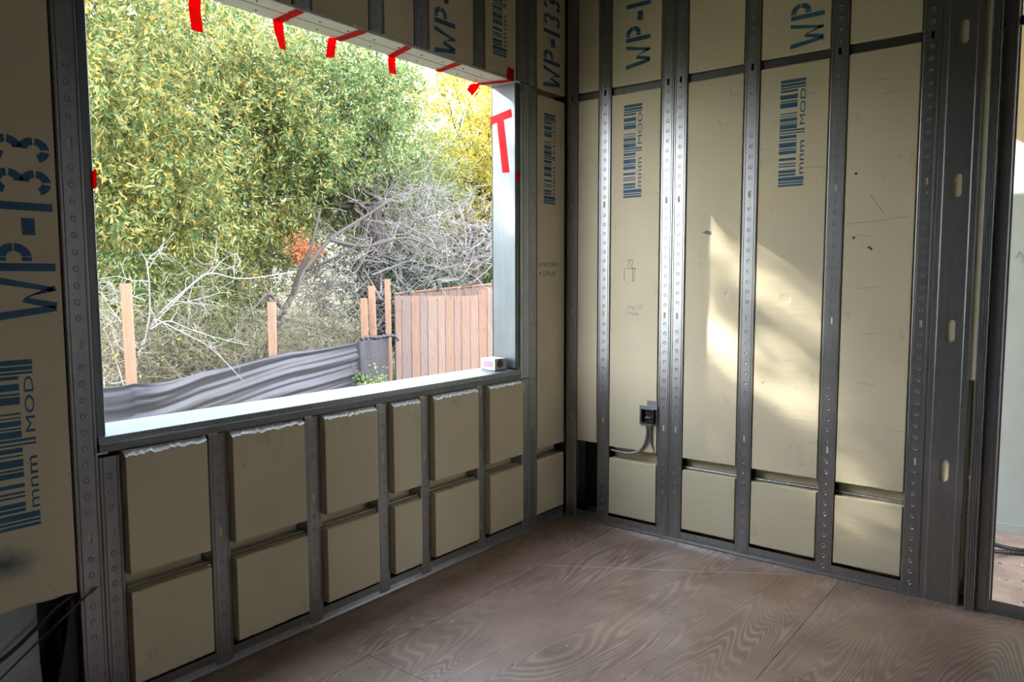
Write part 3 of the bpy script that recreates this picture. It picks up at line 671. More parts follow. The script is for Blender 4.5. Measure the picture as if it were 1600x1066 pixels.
def spline(pts, n=40):
    pts = [Vector(p) for p in pts]; P_ = [pts[0]] + pts + [pts[-1]]; o = []
    seg = len(pts) - 1
    for i in range(n + 1):
        t = i / n * seg; k = min(int(t), seg - 1); t -= k; a, b, c, d = P_[k:k + 4]
        o.append(.5 * ((2 * b) + (c - a) * t + (2 * a - 5 * b + 4 * c - d) * t * t + (3 * b - a - 3 * c + d) * t ** 3))
    return o
def flex(pts, r, name, mat, label, cat='cable', n=60, ribs=True, group=None):
    q = spline(pts, n); rr = [r * (1 + (.14 if ribs and i % 2 else 0)) for i in range(len(q))]
    m = MB(); m.tube(q, rr, 8); o = m.build(name, M[mat], None, origin=q[0], smooth=not ribs)
    return tag(o, label, cat, group)
flex([PR(-.556, -.012, .592), PR(-.552, -.012, .55), PR(-.535, -.008, .500), PR(-.50, .0, .462), PR(-.44, .008, .440), PR(-.37, .014, .437), PR(-.308, .022, .440)], .0075, 'flexible_conduit', 'conduit', 'ribbed grey conduit curving from the electrical box down to the left', 'conduit', 90, True, 'flexible conduits')
flex([PR(-.572, -.012, .592), PR(-.574, -.010, .54), PR(-.585, .0, .49), PR(-.603, .010, .455), PR(-.66, .03, .420), PR(-.75, .04, .405), PR(-1.2, .04, .404), PR(-1.5, .04, .408), PR(-1.82, .04, .404)], .0065, 'flexible_conduit', 'conduit', 'grey conduit from the electrical box running right through the foam groove', 'conduit', 160, True, 'flexible conduits')
flex([PL(-2.55, .02, .404), PL(-2.3, .02, .402), PL(-2.0, .024, .403), PL(-1.6, .02, .402), PL(-1.2, .02, .404), PL(-.6, .02, .403), PL(-.3, .03, .402), PL(-.02, .04, .405)], .0055, 'flexible_conduit', 'conduit', 'grey conduit lying in the foam groove under the window', 'conduit', 160, True, 'flexible conduits')

# black opening in the corner bay, and the open bay at lower left
m = WB(PR); m.b(-.225, -.085, .10, .104, .06, .468); o = m.build('black_backing', M['black'], wall_right)
m = WB(PL); m.b(-3.10, -2.712, .135, .140, .005, .449); m.build('black_backing', M['black'], wall_left)
m = MB(); ps = []
for i in range(9):
    x = -3.08 + i * .034; ps.append([(x, .03 + .008 * math.sin(i * 1.3), .10), (x, .05 + .006 * math.cos(i), .25), (x, .045 + .010 * math.sin(i * .9), .452)])
for r in ps: m.v += r
m.f = [(i * 3 + j, i * 3 + j + 1, i * 3 + 3 + j + 1, i * 3 + 3 + j) for i in range(8) for j in range(2)]
o = m.build('membrane_sheet', M['membrane_white'], None, origin=(-2.95, .04, .1), smooth=True); solid(o, .002)
tag(o, 'grey plastic sheet in the open bay at lower left', 'plastic sheet')
m = MB(); pts = [(-2.712, .40), (-2.722, .425), (-2.735, .40), (-2.742, .33), (-2.760, .26), (-2.772, .18), (-2.770, .04), (-2.712, .02)]
m.v = [PL(u, .01 + .012 * math.sin(z * 21 + u * 30), z) for u, z in pts]; m.f = [tuple(range(len(pts)))]
o = m.build('membrane_flap', M['black_plastic'], None, origin=(-2.73, .01, .02)); solid(o, .002)
tag(o, 'torn black membrane flap against the stud at lower left', 'membrane')
flex([PL(-3.0, -.02, .29), PL(-2.90, -.012, .335), PL(-2.83, .0, .375), PL(-2.77, .012, .415), PL(-2.712, .02, .438)], .006, 'flexible_conduit', 'cable', 'dark ribbed cable drooping across the black opening at lower left', 'cable', 90, True)
m = MB(); m.tube([PL(-2.97, -.05, .265), PL(-2.83, -.03, .350), PL(-2.745, -.02, .400)], .003, 6); root = empty('cord', PL(-2.8, -.03, .35)); m.build('green_sheath', M['green_cord'], root)
m = MB(); m.tube([PL(-2.745, -.02, .400), PL(-2.70, -.012, .425), PL(-2.655, -.008, .447)], .0026, 6); m.build('red_end', M['red_cord'], root)
tag(root, 'thin green cord with a dull red end crossing the left stud', 'cord')

# ------------------------------------------------------------------ next room through the open bay
hall = MB(); hall.box((1.32, -4.3, 0), (1.40, .3, 2.798)); hw = struct(hall.build('wall_far', M['foam'], origin=(1.35, -2, 0)))
rnd = random.Random(8); m = MB(); top = []
N = 26
for i in range(N + 1):
    y = -2.95 + i * (1.10 / N); zt2 = 1.925 - .10 * (y + 2.08) * (-1) + rnd.uniform(-.006, .006); top.append((y, zt2))
for x in (1.25, 1.29): m.v += [(x, y, .055) for y, z in top] + [(x, y, z) for y, z in top]
k = N + 1
for i in range(N):
    m.f += [(i, i + 1, k + i + 1, k + i), (2 * k + i, 2 * k + i + 1, 3 * k + i + 1, 3 * k + i), (k + i, k + i + 1, 3 * k + i + 1, 3 * k + i), (i, i + 1, 2 * k + i + 1, 2 * k + i)]
m.f += [(0, k, 3 * k, 2 * k), (N, k + N, 3 * k + N, 2 * k + N)]
root = empty('insulation_board', (1.27, -2.4, .055)); m.build('board', M['blue_board'], root)
pen(root, lambda u, d, z: (1.249 + d, u, z), [[(-2.10, 1.52), (-2.12, 1.56), (-2.14, 1.52), (-2.13, 1.50)], [(-2.15, 1.47), (-2.17, 1.44), (-2.18, 1.48), (-2.20, 1.45)]], .002, 'pencil', 'pencil_scrawl')
tag(root, 'pale blue insulation board standing in the next room at far right', 'insulation board')
m = MB(); m.box((1.235, -4.2, .001), (1.30, .2, .053)); tag(m.build('bottom_track', M['blue_board'], None, origin=(1.26, -2, 0)), 'pale floor track under the blue board in the next room', 'track')
for i, lab in enumerate(('black cable across the next room floor, upper of two', 'black cable across the next room floor, lower of two')):
    flex([(.62 - i * .06, -1.95, .15 - .03 * i), (.80 - i * .06, -2.09, .06 - .02 * i), (.93 - i * .06, -2.2, .012), (1.0 - i * .07, -2.5, .010), (1.05 - i * .1, -3.0, .010)], .010, 'cable', 'cable', lab, 'cable', 70, True, 'cables on the next room floor')

# crumbs on the floors
m = MB(); rnd = random.Random(12)
def crumb(x, y, s, z=0):
    a = rnd.uniform(0, 3.1); c, q = math.cos(a) * s, math.sin(a) * s; b = len(m.v)
    m.v += [(x - c, y - q, z + .0002), (x + q * .6, y - c * .6, z + .0002), (x + c, y + q, z + .0004), (x - q * .5, y + c * .5, z + s * rnd.uniform(.4, 1.0))]
    m.f += [(b, b + 1, b + 2), (b, b + 1, b + 3), (b + 1, b + 2, b + 3), (b, b + 2, b + 3)]
for k in range(420):
    x, y = rnd.uniform(-2.2, -.05), rnd.uniform(-2.4, -.03)
    crumb(x, y, rnd.choice([.002, .0025, .003, .004, .0065]))
for k in range(150):
    t_ = rnd.random(); crumb(-.72 + .52 * t_ + rnd.gauss(0, .03), -.36 - .03 * t_ + rnd.gauss(0, .02), rnd.uniform(.0015, .0035))
for k in range(240):
    crumb(-.012 - abs(rnd.gauss(0, .02)), rnd.uniform(-2.05, -.3), rnd.uniform(.002, .006))
for k in range(160):
    crumb(rnd.uniform(-2.3, -.1), -.012 - abs(rnd.gauss(0, .015)), rnd.uniform(.0015, .004))
for k in range(60): crumb(-.02 - abs(rnd.gauss(0, .03)), rnd.uniform(-2.35, -2.1), rnd.uniform(.002, .006))
o = m.build('foam_crumbs', M['crumb'], None, origin=(-1, -1, 0), fix=False); tag(o, 'white foam crumbs scattered over the dark plywood floor', 'debris', None, 'stuff')
m = MB()
for k in range(260): crumb(rnd.uniform(.2, 1.2), rnd.uniform(-2.9, -1.6), rnd.uniform(.003, .012))
o = m.build('foam_crumbs', M['crumb'], None, origin=(.7, -2.2, 0), fix=False); tag(o, 'pale crumbs and dust on the next room floor', 'debris', None, 'stuff')
m = MB(); ribbon(m, [(-.715 + .63 * i / 8, -.375 - (1.0 * i / 8) + .006 * math.sin(i), .0006) for i in range(9)], (.0016, .0010, 0)); 
o = m.build('chalk_line', M['crumb'], None, origin=(-.4, -.9, 0), fix=False); tag(o, 'thin pale chalk line snapped across the floor', 'chalk line')

# ------------------------------------------------------------------ outdoors
GZ = -.35
def ground_z(x, y):
    d = (-.5 * x + .86 * y)   # rises gently to a bank behind the fence line
    return GZ + max(0, y - 9.5) * .22 + .05 * math.sin(x * 1.3) * math.cos(y * .9)
m = MB(); nx, ny = 40, 30
for j in range(ny + 1):
    for i in range(nx + 1):
        x = -32 + i * 1.7; y = .17 + j * 1.1; m.v.append((x, y, ground_z(x, y) if y > .5 else GZ))
for j in range(ny):
    for i in range(nx): a = j * (nx + 1) + i; m.f.append((a, a + 1, a + nx + 2, a + nx + 1))
struct(m.build('ground', M['bank'], origin=(0, 0, GZ), fix=False))
m = MB(); m.quad((-60, -60, GZ - .02), (60, -60, GZ - .02), (60, .2, GZ - .02), (-60, .2, GZ - .02)); struct(m.build('ground', M['soil'], origin=(0, -20, GZ), fix=False))

def pix(px, py, dist):    # a point at a horizontal distance along a sight line (layout helper for where things stand)
    d = fw + rt * ((px - 800) / 1167.88) - up * ((py - 533) / 1167.88); h = math.hypot(d.x, d.y)
    return CAM + d * (dist / h)

# board fence
A = pix(617, 463, 12.7); B = pix(775, 462, 12.9); dv = Vector((B.x - A.x, B.y - A.y, 0)); Ln = dv.length; dv.normalize(); nv = Vector((-dv.y, dv.x, 0))
if nv.dot(fw) < 0: nv = -nv
root = empty('board_fence', (A.x, A.y, GZ)); rnd = random.Random(21); s = 0; ztop = 1.13; i = 0
ws_ = [.105, .165, .145, .13, .17, .13, .15, .125, .155, .145, .15, .14, .16, .15, .15, .15]
for w in ws_:
    off = rnd.uniform(0, .012); t0 = A + dv * (s + .004); t1 = A + dv * (s + w - .004); zt_b = ztop + rnd.uniform(-.008, .008) + (.06 + .02 * (i - 9) if i > 9 else 0)
    m = MB(); lo = [t0 + nv * off, t1 + nv * off, t1 + nv * (off + .02), t0 + nv * (off + .02)]
    m.loft([[(p.x, p.y, GZ - .1) for p in lo], [(p.x, p.y, zt_b) for p in lo]])
    m.build('fence_board', M['board'], root, origin=(t0.x, t0.y, GZ)); s += w; i += 1
m = MB(); a = A + nv * .03; b = A + dv * s + nv * .03
m.loft([[(p.x, p.y, z) for p, z in ((a, .80), (a + nv * .04, .80), (a + nv * .04, .89), (a, .89))], [(p.x, p.y, z) for p, z in ((b, .80), (b + nv * .04, .80), (b + nv * .04, .89), (b, .89))]]); m.build('fence_rail', M['board'], root)
tag(root, 'weathered redwood board fence beyond the window', 'fence')
root = empty('board_fence', (A.x + nv.x * .4, A.y + nv.y * .4, GZ)); s = 0
for i in range(15):
    w = .14; f0 = s / 2.1; f1 = (s + w) / 2.1; q0 = A + nv * (.30 + .5 * f0) + dv * s; q1 = A + nv * (.30 + .5 * f1) + dv * (s + w - .006)
    m = MB(); lo = [q0, q1, q1 + nv * .02, q0 + nv * .02]; zz = 1.155 + .17 * f0
    m.loft([[(p.x, p.y, GZ) for p in lo], [(p.x, p.y, zz) for p in lo]]); m.build('fence_board', M['board'], root, origin=(q0.x, q0.y, GZ)); s += w
q0 = A + nv * .27; q1 = A + nv * .77 + dv * 2.1
m = MB(); m.loft([[(p.x, p.y, z) for p, z in ((q, a0), (q + nv * .07, a0), (q + nv * .07, a0 + .03), (q, a0 + .03))] for q, a0 in ((q0, 1.155), (q1, 1.335))]); m.build('cap_rail', M['stake'], root)
tag(root, 'rear fence with a reddish sloping top rail behind the board fence', 'fence')

# silt fence fabric
tp = [(-1.6, 4.9), (-.758, 4.342), (-.50, 4.21), (-.171, 4.257), (.547, 4.711), (1.596, 5.359), (2.54, 5.72), (3.655, 6.147)]
top = spline([(x, y, .5) for x, y in tp], 90)
m = MB(); rows = 44; ncol = len(top)
for j in range(rows + 1):
    f = j / rows; z = .50 * (1 - f) + (GZ - .02) * f
    for i, p in enumerate(top):
        u = i / (ncol - 1) * 8
        sag = -.018 * abs(math.sin(u * 1.5)) * (1 - f)
        fr = z + .055 * (8 - u) * .5; fold = .012 * math.sin(fr * 26 + .5 * math.sin(u * .9)) + .008 * math.sin(fr * 55 + .7 * u) + .007 * math.sin(fr * 97 - .4 * u) + .05 * f * math.sin(u * 1.2)
        nx_, ny_ = -.45, .89
        m.v.append((p.x - nx_ * fold * (1 if j else .2), p.y - ny_ * fold * (1 if j else .2), z + sag))
for j in range(rows):
    for i in range(ncol - 1): a = j * ncol + i; m.f.append((a, a + 1, a + ncol + 1, a + ncol))
root = empty('silt_fence', (1, 5, GZ)); solid(m.build('fabric', M['tarp'], root, smooth=True), .003)
e0 = Vector(top[-1]); e1 = Vector((4.35, 6.25, .5)); m = MB(); rows = 20; n = 14     # wrapped end around the last stakes
for j in range(rows + 1):
    f = j / rows; z = .515 * (1 - f) + (GZ - .02) * f
    for i in range(n + 1):
        a = i / n; p = e0.lerp(e1, a); bul = -.10 * math.sin(a * math.pi) - .012 * math.sin(a * 17 + z * 3); m.v.append((p.x + .5 * bul, p.y + .8 * bul, z + (.04 * a * a + .012 * math.sin(a * 14) if j == 0 else .035 * a * a * (1 - f))))
for j in range(rows):
    for i in range(n): a = j * (n + 1) + i; m.f.append((a, a + 1, a + n + 2, a + n + 1))
solid(m.build('wrapped_end', M['tarp'], root, smooth=True), .004)
m = MB(); rnd = random.Random(2)   # bunched hem at the top of the wrapped end
q = [e0 + Vector((.0, -.05, .03)), e0.lerp(e1, .25) + Vector((-.03, -.10, .055)), e0.lerp(e1, .5) + Vector((-.02, -.10, .03)), e0.lerp(e1, .75) + Vector((0, -.07, .04)), e1 + Vector((.05, -.03, .03)), e1 + Vector((.13, -.03, .0)), e1 + Vector((.17, -.05, -.06))]
m.tube(spline(q, 40), [.022 + .014 * math.sin(k * 1.7) for k in range(41)], 8); m.build('bunched_hem', M['tarp'], root, smooth=True)
tag(root, 'sagging dark grey silt fence fabric outside the window', 'silt fence')
def stake(px, ptop, pbot, dist, wpx, label):
    t = pix(px[0], ptop, dist); b = pix(px[1], pbot, dist); w = wpx * dist / 1167.88 * .94
    lean = (t - b) / (t.z - b.z); base = b + lean * (GZ - .2 - b.z); a = rt * w / 2; d_ = Vector((fw.x, fw.y, 0)).normalized() * .038
    m = MB(); m.loft([[c - a, c + a, c + a + d_, c - a + d_] for c in (base, t)])
    o = m.build('wooden_stake', M['stake'], None, origin=(base.x, base.y, GZ)); tag(o, label, 'stake', 'stakes of the silt fence')
stake((195, 204), 443, 600, 7.55, 14, 'wooden stake at the left behind the grey fabric')
stake((424, 425.5), 472, 556, 9.75, 12, 'wooden stake near the middle of the grey fabric')
stake((568, 570), 466, 530, 11.6, 11, 'shorter pale stake beside the corner of the grey fabric')
stake((580, 583), 447, 530, 11.75, 11, 'taller pale stake at the corner of the grey fabric')
stake((605, 607), 436, 530, 12.2, 9, 'orange stake beside the left end of the board fence')

# foliage
def leaf_object(name, mat, pos, dirs, L, Wd, parent, stuff=True):
    n = len(pos); dirs = dirs / (np.linalg.norm(dirs, axis=1, keepdims=True) + 1e-9)
    rv = RNG.normal(size=(n, 3)); side = np.cross(dirs, rv); side /= (np.linalg.norm(side, axis=1, keepdims=True) + 1e-9); nor = np.cross(dirs, side)
    L = (L * RNG.uniform(.65, 1.25, n))[:, None]; Wd = (Wd * RNG.uniform(.7, 1.2, n))[:, None]
    v = np.empty((n, 4, 3)); v[:, 0] = pos; v[:, 1] = pos + dirs * L * .45 + side * Wd * .5 + nor * Wd * .18; v[:, 2] = pos + dirs * L - nor * L * .10; v[:, 3] = pos + dirs * L * .45 - side * Wd * .5 + nor * Wd * .18
    o0 = np.array(parent_loc(parent)) if parent else np.zeros(3); v = (v.reshape(-1, 3) - o0).astype(np.float32)
    me = bpy.data.meshes.new(name); me.vertices.add(4 * n); me.vertices.foreach_set('co', v.ravel())
    base = np.arange(n, dtype=np.int32)[:, None] * 4
    idx = (base + np.array([[0, 1, 2, 0, 2, 3]], dtype=np.int32)).ravel(); me.loops.add(6 * n); me.loops.foreach_set('vertex_index', idx)
    me.polygons.add(2 * n); me.polygons.foreach_set('loop_start', np.arange(2 * n, dtype=np.int32) * 3); me.polygons.foreach_set('loop_total', np.full(2 * n, 3, dtype=np.int32))
    me.materials.append(mat); me.update(calc_edges=True)
    o = bpy.data.objects.new(name, me); COL.objects.link(o); o.parent = parent
    if stuff: o['kind'] = 'stuff'
    return o
def sprays(center, rad, nblob, nspray, nleaf, blob_r=(.45, .9), droop=.55, ymin=None, zmin=None):
    """leaf positions: sprays on the skins of many lumps filling an ellipsoid crown"""
    c = np.array(center); rad = np.array(rad)
    u = RNG.normal(size=(nblob, 3)); u /= np.linalg.norm(u, axis=1, keepdims=True); bc = c + u * rad * (RNG.uniform(.25, 1.0, (nblob, 1)) ** .5)
    br = RNG.uniform(*blob_r, nblob)
    k = RNG.integers(0, nblob, nspray); w = RNG.normal(size=(nspray, 3)); w /= np.linalg.norm(w, axis=1, keepdims=True); w[:, 2] = w[:, 2] * .8 + .12
    sp = bc[k] + w * (br[k] * RNG.uniform(.75, 1.12, nspray))[:, None]
    sd = w * .8 + RNG.normal(size=(nspray, 3)) * .5; sd[:, 2] -= droop * .6; sd /= np.linalg.norm(sd, axis=1, keepdims=True)
    t = RNG.uniform(0, 1, (nspray, nleaf)); pos = sp[:, None, :] + sd[:, None, :] * (t * .26)[..., None] + RNG.normal(size=(nspray, nleaf, 3)) * .028
    dr = sd[:, None, :] * .7 + RNG.normal(size=(nspray, nleaf, 3)) * .55; dr[..., 2] -= droop * .35
    pos = pos.reshape(-1, 3); dr = dr.reshape(-1, 3)
    ok = np.ones(len(pos), bool)
    if zmin is not None: ok &= pos[:, 2] > zmin
    return pos[ok], dr[ok], bc
def limb(m, p0, p1, r0, r1, wob=.12, n=8, seg=8, seed=0):
    rnd = random.Random(seed); p0, p1 = Vector(p0), Vector(p1); pts = []
    for i in range(seg + 1):
        f = i / seg; j = Vector((rnd.gauss(0, wob), rnd.gauss(0, wob), rnd.gauss(0, wob * .5))) * (math.sin(math.pi * f)); pts.append(p0.lerp(p1, f) + j)
    m.tube(pts, [r0 + (r1 - r0) * i / seg for i in range(seg + 1)], n); return pts
def tree(name, base, center, rad, nblob, nspray, nleaf, L, Wd, mat, label, trunk_r, trunk_top, seed, bark='bark', nbr=14, blob_r=(.45, .9), droop=.55, zmin=None, lean=(0, 0)):
    root = empty(name, base); m = MB(); tt = Vector(trunk_top)
    limb(m, base, tt, trunk_r, trunk_r * .55, .06, 10, 10, seed); m.build('trunk', M[bark], root, smooth=True)
    pos, dr, bc = sprays(center, rad, nblob, nspray, nleaf, blob_r, droop, zmin=zmin)
    rnd = random.Random(seed); m = MB(); b0 = Vector(base)
    for k in range(nbr):
        f = rnd.uniform(.45, 1.0); st = b0.lerp(tt, f); limb(m, st, bc[k % len(bc)], trunk_r * .35 * (1.2 - f * .5), .012, .18, 6, 8, seed + k)
    if nbr: m.build('branches', M[bark], root, smooth=True)['kind'] = 'stuff'
    leaf_object('foliage', M[mat], pos, dr, L, Wd, root); return tag(root, label, 'tree', 'trees outside the window')
def twigs(m, seeds, n, length, r, sub=2, up=.2, rnd=random, bend=.35):
    for k in range(n):
        p = Vector(seeds()); d = Vector((rnd.gauss(0, 1), rnd.gauss(0, 1), rnd.gauss(up, .7))).normalized(); L_ = length * rnd.uniform(.5, 1.3); pts = [p]
        for i in range(5):
            d = (d + Vector((rnd.gauss(0, bend), rnd.gauss(0, bend), rnd.gauss(-.03, bend)))).normalized(); pts.append(pts[-1] + d * L_ / 5)
        m.tube(pts, [r * (1 - .14 * i) for i in range(6)], 3, False)
        for s_ in range(sub):
            i = rnd.randint(1, 4); q = pts[i]; dd = (d + Vector((rnd.gauss(0, .9), rnd.gauss(0, .9), rnd.gauss(0, .9)))).normalized(); pq = [q]
            for j in range(3): dd = (dd + Vector((rnd.gauss(0, bend), rnd.gauss(0, bend), rnd.gauss(0, bend)))).normalized(); pq.append(pq[-1] + dd * L_ * .13)
            m.tube(pq, [r * .6, r * .5, r * .4, r * .25], 3, False)

tree('leafy_tree', (-.6, 8.3, GZ), (.0, 7.6, 3.7), (2.3, 1.6, 2.9), 70, 5200, 12, .098, .028, 'leaf_olive', 'large olive and yellow leaved tree at the left of the window view', .16, (-.5, 8.2, 3.4), 31, zmin=.55)
tree('leafy_tree', (3.0, 9.6, GZ), (2.7, 8.6, 3.8), (2.1, 1.5, 2.7), 64, 4600, 12, .098, .028, 'leaf_olive', 'olive leaved tree in the middle of the window view', .16, (3.0, 9.5, 3.6), 32, zmin=1.0)
tree('leafy_tree', (5.42, 7.62, GZ), (5.1, 8.6, 4.2), (1.9, 1.4, 1.9), 52, 3600, 12, .105, .032, 'leaf_green', 'green tree with a thick dark upright trunk behind the board fence', .16, (5.38, 7.6, 2.9), 33, zmin=1.9)
tree('yellow_tree', (10.2, 9.4, GZ), (10.0, 8.6, 4.6), (2.3, 1.6, 2.2), 46, 2700, 11, .10, .045, 'leaf_yellow', 'tree with bright yellow autumn leaves at the right of the window view', .15, (10.2, 9.4, 4.4), 34, zmin=2.2)
tree('pale_tree', (7.6, 9.4, GZ), (7.1, 9.0, 3.7), (1.7, .9, 2.0), 46, 2500, 11, .10, .03, 'leaf_pale', 'pale green thin-leaved tree between the green tree and the yellow one', .12, (7.5, 9.3, 3.6), 39, zmin=1.6)
tree('evergreen_tree', (1.0, 13.2, .6), (.5, 12.6, 4.2), (4.2, 1.6, 3.6), 60, 3800, 12, .15, .05, 'leaf_far', 'dense dark tree mass behind the left trees', .2, (1.0, 13.2, 4.0), 35, nbr=8, blob_r=(.7, 1.3))
tree('evergreen_tree', (7.0, 13.6, .7), (6.4, 12.8, 3.6), (3.6, 1.6, 2.9), 50, 3200, 12, .15, .05, 'leaf_far', 'dense dark tree mass behind the middle trees', .2, (7.0, 13.6, 4.0), 36, nbr=8, blob_r=(.7, 1.3))
tree('evergreen_tree', (12.5, 11.5, .6), (12.6, 10.6, 3.0), (3.4, 1.8, 2.6), 46, 2600, 12, .15, .05, 'leaf_far', 'far green tree mass beyond the yellow tree', .2, (12.5, 11.5, 3.4), 37, nbr=8, blob_r=(.7, 1.3))
# evergreen shrub over the fence
def shrub(name, base, center, rad, nblob, nspray, mat, label, L=.07, Wd=.03, cat='shrub', blob_r=(.25, .5), droop=.2, nleaf=10, stems=8, r=.015, zmin=None):
    root = empty(name, base); m = MB(); rnd = random.Random(int(base[0] * 100)); pos, dr, bc = sprays(center, rad, nblob, nspray, nleaf, blob_r, droop, zmin=zmin)
    for k in range(stems): limb(m, base, bc[k % len(bc)], r, r * .4, .08, 5, 6, k)
    m.build('stems', M['bark'], root, smooth=True)['kind'] = 'stuff'
    leaf_object('foliage', M[mat], pos, dr, L, Wd, root); return tag(root, label, cat)
shrub('evergreen_shrub', (6.4, 8.0, GZ), (6.35, 7.9, .95), (1.2, .6, .85), 30, 1500, 'leaf_dark', 'dark evergreen shrub rising behind the board fence')
shrub('evergreen_shrub', (2.2, 8.2, GZ), (2.2, 8.3, .9), (1.1, .5, 1.0), 26, 1100, 'leaf_green', 'green shrub behind the middle stake')
shrub('evergreen_shrub', (.9, 7.3, GZ), (.95, 7.2, .9), (.9, .5, .8), 24, 1100, 'leaf_green', 'low green shrub right of the left stake')
p = pix(585, 597, 11.2)
shrub('flowering_plant', (p.x, p.y, GZ), (p.x, p.y, p.z - .05), (.14, .10, .16), 8, 60, 'leaf_green', 'small leafy plant growing at the foot of the board fence', .06, .03, 'plant', (.05, .09), .1, 8, 5, .006)
p = pix(475, 384, 12.2)
shrub('orange_flower_cluster', (p.x, p.y, GZ), (p.x, p.y, p.z), (.09, .06, .09), 6, 46, 'petal', 'orange flower cluster among the branches', .07, .035, 'flowers', (.04, .07), .1, 8, 2, .006)

# leaning trunk in front of the middle trees
root = empty('leaning_tree', tuple(pix(418, 560, 11.6))); m = MB()
q = [pix(405, 590, 11.6), pix(432, 510, 11.6), pix(455, 465, 11.6), pix(475, 425, 11.8), pix(515, 375, 12.0), pix(560, 345, 12.2), pix(612, 312, 12.4)]
m.tube(spline(q, 30), [.058 - .0014 * i for i in range(31)], 8)
m.build('trunk', M['bark'], root, smooth=True)
m = MB()
for qs, r in (([(455, 465, 11.6), (470, 420, 11.4), (486, 385, 11.3), (500, 330, 11.3)], .04), ([(445, 488, 11.6), (420, 460, 11.3), (400, 478, 11.0), (360, 520, 10.6)], .03), ([(515, 375, 12), (570, 385, 12), (635, 372, 12.2), (690, 395, 12.4)], .035), ([(475, 425, 11.8), (540, 395, 11.6), (580, 372, 11.6), (560, 420, 11.4), (515, 480, 11.2)], .022)):
    m.tube(spline([pix(*a) for a in qs], 20), [r * (1 - .03 * i) for i in range(21)], 6)
m.build('branches', M['bark'], root, smooth=True)['kind'] = 'stuff'
tag(root, 'bare leaning tree limb rising to the right in the middle of the window view', 'tree')

# pale bare shrub at the left
root = empty('bare_shrub', (pix(230, 600, 8.6).x, pix(230, 600, 8.6).y, GZ)); m = MB(); rnd = random.Random(77)
main = [([(205, 640), (215, 560), (240, 505), (255, 485), (300, 445), (330, 427), (378, 436), (460, 425)], .024), ([(232, 515), (300, 445), (326, 425), (336, 400), (338, 375)], .014), ([(225, 540), (234, 490), (233, 440), (232, 405), (260, 385)], .014), ([(210, 590), (175, 600), (160, 585)], .015),
        ([(240, 505), (245, 500), (285, 520), (330, 545), (380, 595)], .013), ([(235, 515), (262, 502), (300, 516), (345, 530), (390, 540)], .012), ([(215, 545), (190, 505), (165, 470), (155, 440)], .013), ([(228, 470), (200, 462), (175, 470), (155, 462)], .010), ([(262, 470), (310, 474), (350, 480)], .009), ([(258, 482), (290, 472), (320, 466), (345, 456)], .008),
        ([(232, 440), (205, 438), (180, 432), (156, 440)], .009), ([(212, 560), (185, 540), (170, 500), (156, 492)], .010), ([(232, 420), (245, 400), (250, 395)], .007), ([(330, 427), (350, 405), (372, 395)], .008), ([(205, 640), (180, 560), (165, 520), (156, 515)], .012)]
for k, (qs, r) in enumerate(main):
    dd = 8.4 + rnd.uniform(-.3, .5); q = spline([pix(a, b, dd + .12 * math.sin(i + k)) for i, (a, b) in enumerate(qs)], 24)
    m.tube(q, [r * .68 * (1 - .026 * i) for i in range(25)], 5)
    for s_ in range(9):
        i = rnd.randint(5, 23); d = Vector((rnd.gauss(0, 1), rnd.gauss(0, 1), rnd.gauss(.2, .8))).normalized(); pts = [q[i]]
        for j in range(4): d = (d + Vector((rnd.gauss(0, .35), rnd.gauss(0, .35), rnd.gauss(0, .35)))).normalized(); pts.append(pts[-1] + d * rnd.uniform(.04, .11))
        m.tube(pts, [.0042, .0036, .003, .0024, .0016], 3, False)
m.build('branches', M['twig_pale'], root, smooth=True)['kind'] = 'stuff'
tag(root, 'pale leafless shrub spreading around the left stake', 'shrub')
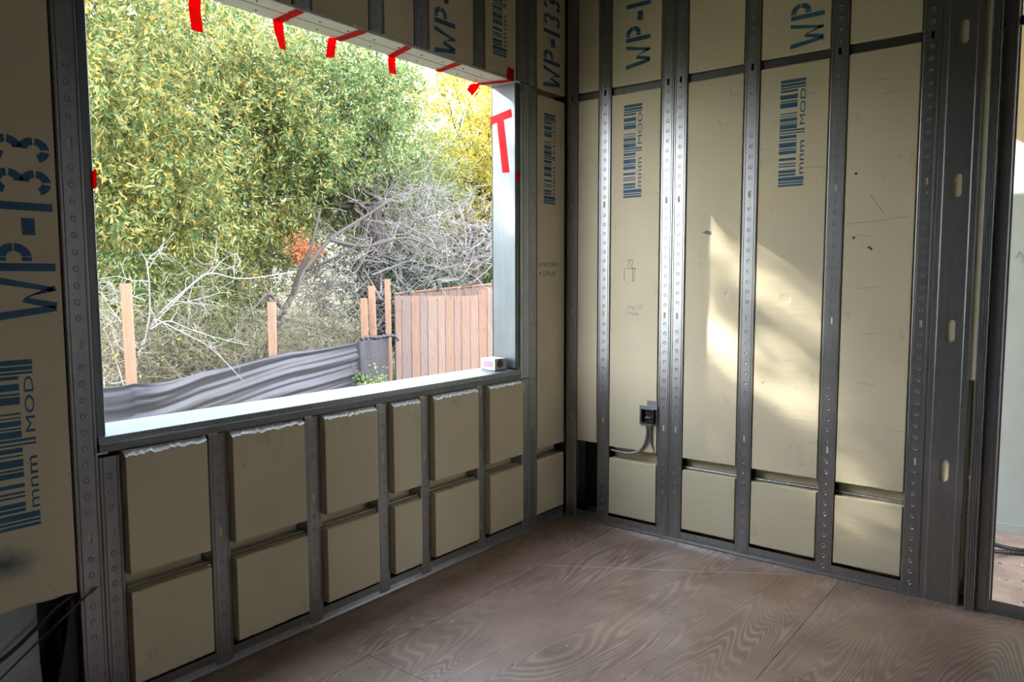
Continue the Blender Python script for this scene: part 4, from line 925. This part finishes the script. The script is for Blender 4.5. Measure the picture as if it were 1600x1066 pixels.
# grey twig thicket over the fence
root = empty('bare_thicket', (6.2, 7.7, GZ)); m = MB(); rnd = random.Random(78)
def seedp():
    c = rnd.choice([(690, 400, 90, 55), (600, 390, 80, 60), (545, 470, 70, 50), (720, 370, 60, 50), (640, 320, 60, 30), (500, 440, 50, 60)])
    return pix(rnd.gauss(c[0], c[2] * .6), min(rnd.gauss(c[1], c[3] * .6), 500), rnd.uniform(12.6, 14.2))
twigs(m, seedp, 620, .95, .0085, 3, .15, rnd, .4)
for k in range(9):
    a = pix(rnd.uniform(560, 690), 520, 13.2); b = pix(rnd.uniform(560, 790), rnd.uniform(300, 400), rnd.uniform(12.8, 14)); limb(m, a, b, .03, .01, .25, 5, 10, k)
m.build('branches', M['twig'], root, smooth=False)['kind'] = 'stuff'
tag(root, 'tangle of bare grey twigs above the board fence', 'thicket')
# dry brush on the ground behind the fabric
root = empty('undergrowth', (1.8, 6.6, GZ)); m = MB(); rnd = random.Random(79)
def seedb():
    a = rnd.uniform(0, 1); return pix(155 + 415 * a, 600 - min(abs(rnd.gauss(0, 60)), 170), 8.0 + 3.6 * a + rnd.uniform(.1, 1.6))
twigs(m, seedb, 1500, .55, .006, 2, .25, rnd, .35)
m.build('brush', M['brush'], root)['kind'] = 'stuff'
pos = np.array([seedb() for k in range(1500)]) + RNG.normal(size=(1500, 3)) * .05
leaf_object('leaves', M['leaf_olive'], pos, RNG.normal(size=(1500, 3)), .06, .022, root)
tag(root, 'dry brush and weeds on the ground behind the silt fence', 'undergrowth', None, 'stuff')
# tree beyond the left edge of the opening: its gaps let the low sun through onto the right wall
tree('leafy_tree', (-5.0, 8.2, GZ), (-4.95, 7.6, 5.5), (1.6, .9, 1.6), 46, 2300, 12, .115, .04, 'leaf_olive', 'olive leaved tree further left outside, filtering the sun', .16, (-5.0, 8.2, 5.4), 38, blob_r=(.35, .7))
tree('leafy_tree', (-6.2, 8.6, GZ), (-5.75, 7.9, 6.7), (1.0, .8, 1.5), 26, 2000, 12, .115, .04, 'leaf_olive', 'taller olive leaved tree furthest left outside', .15, (-6.1, 8.5, 6.0), 40, blob_r=(.35, .6))
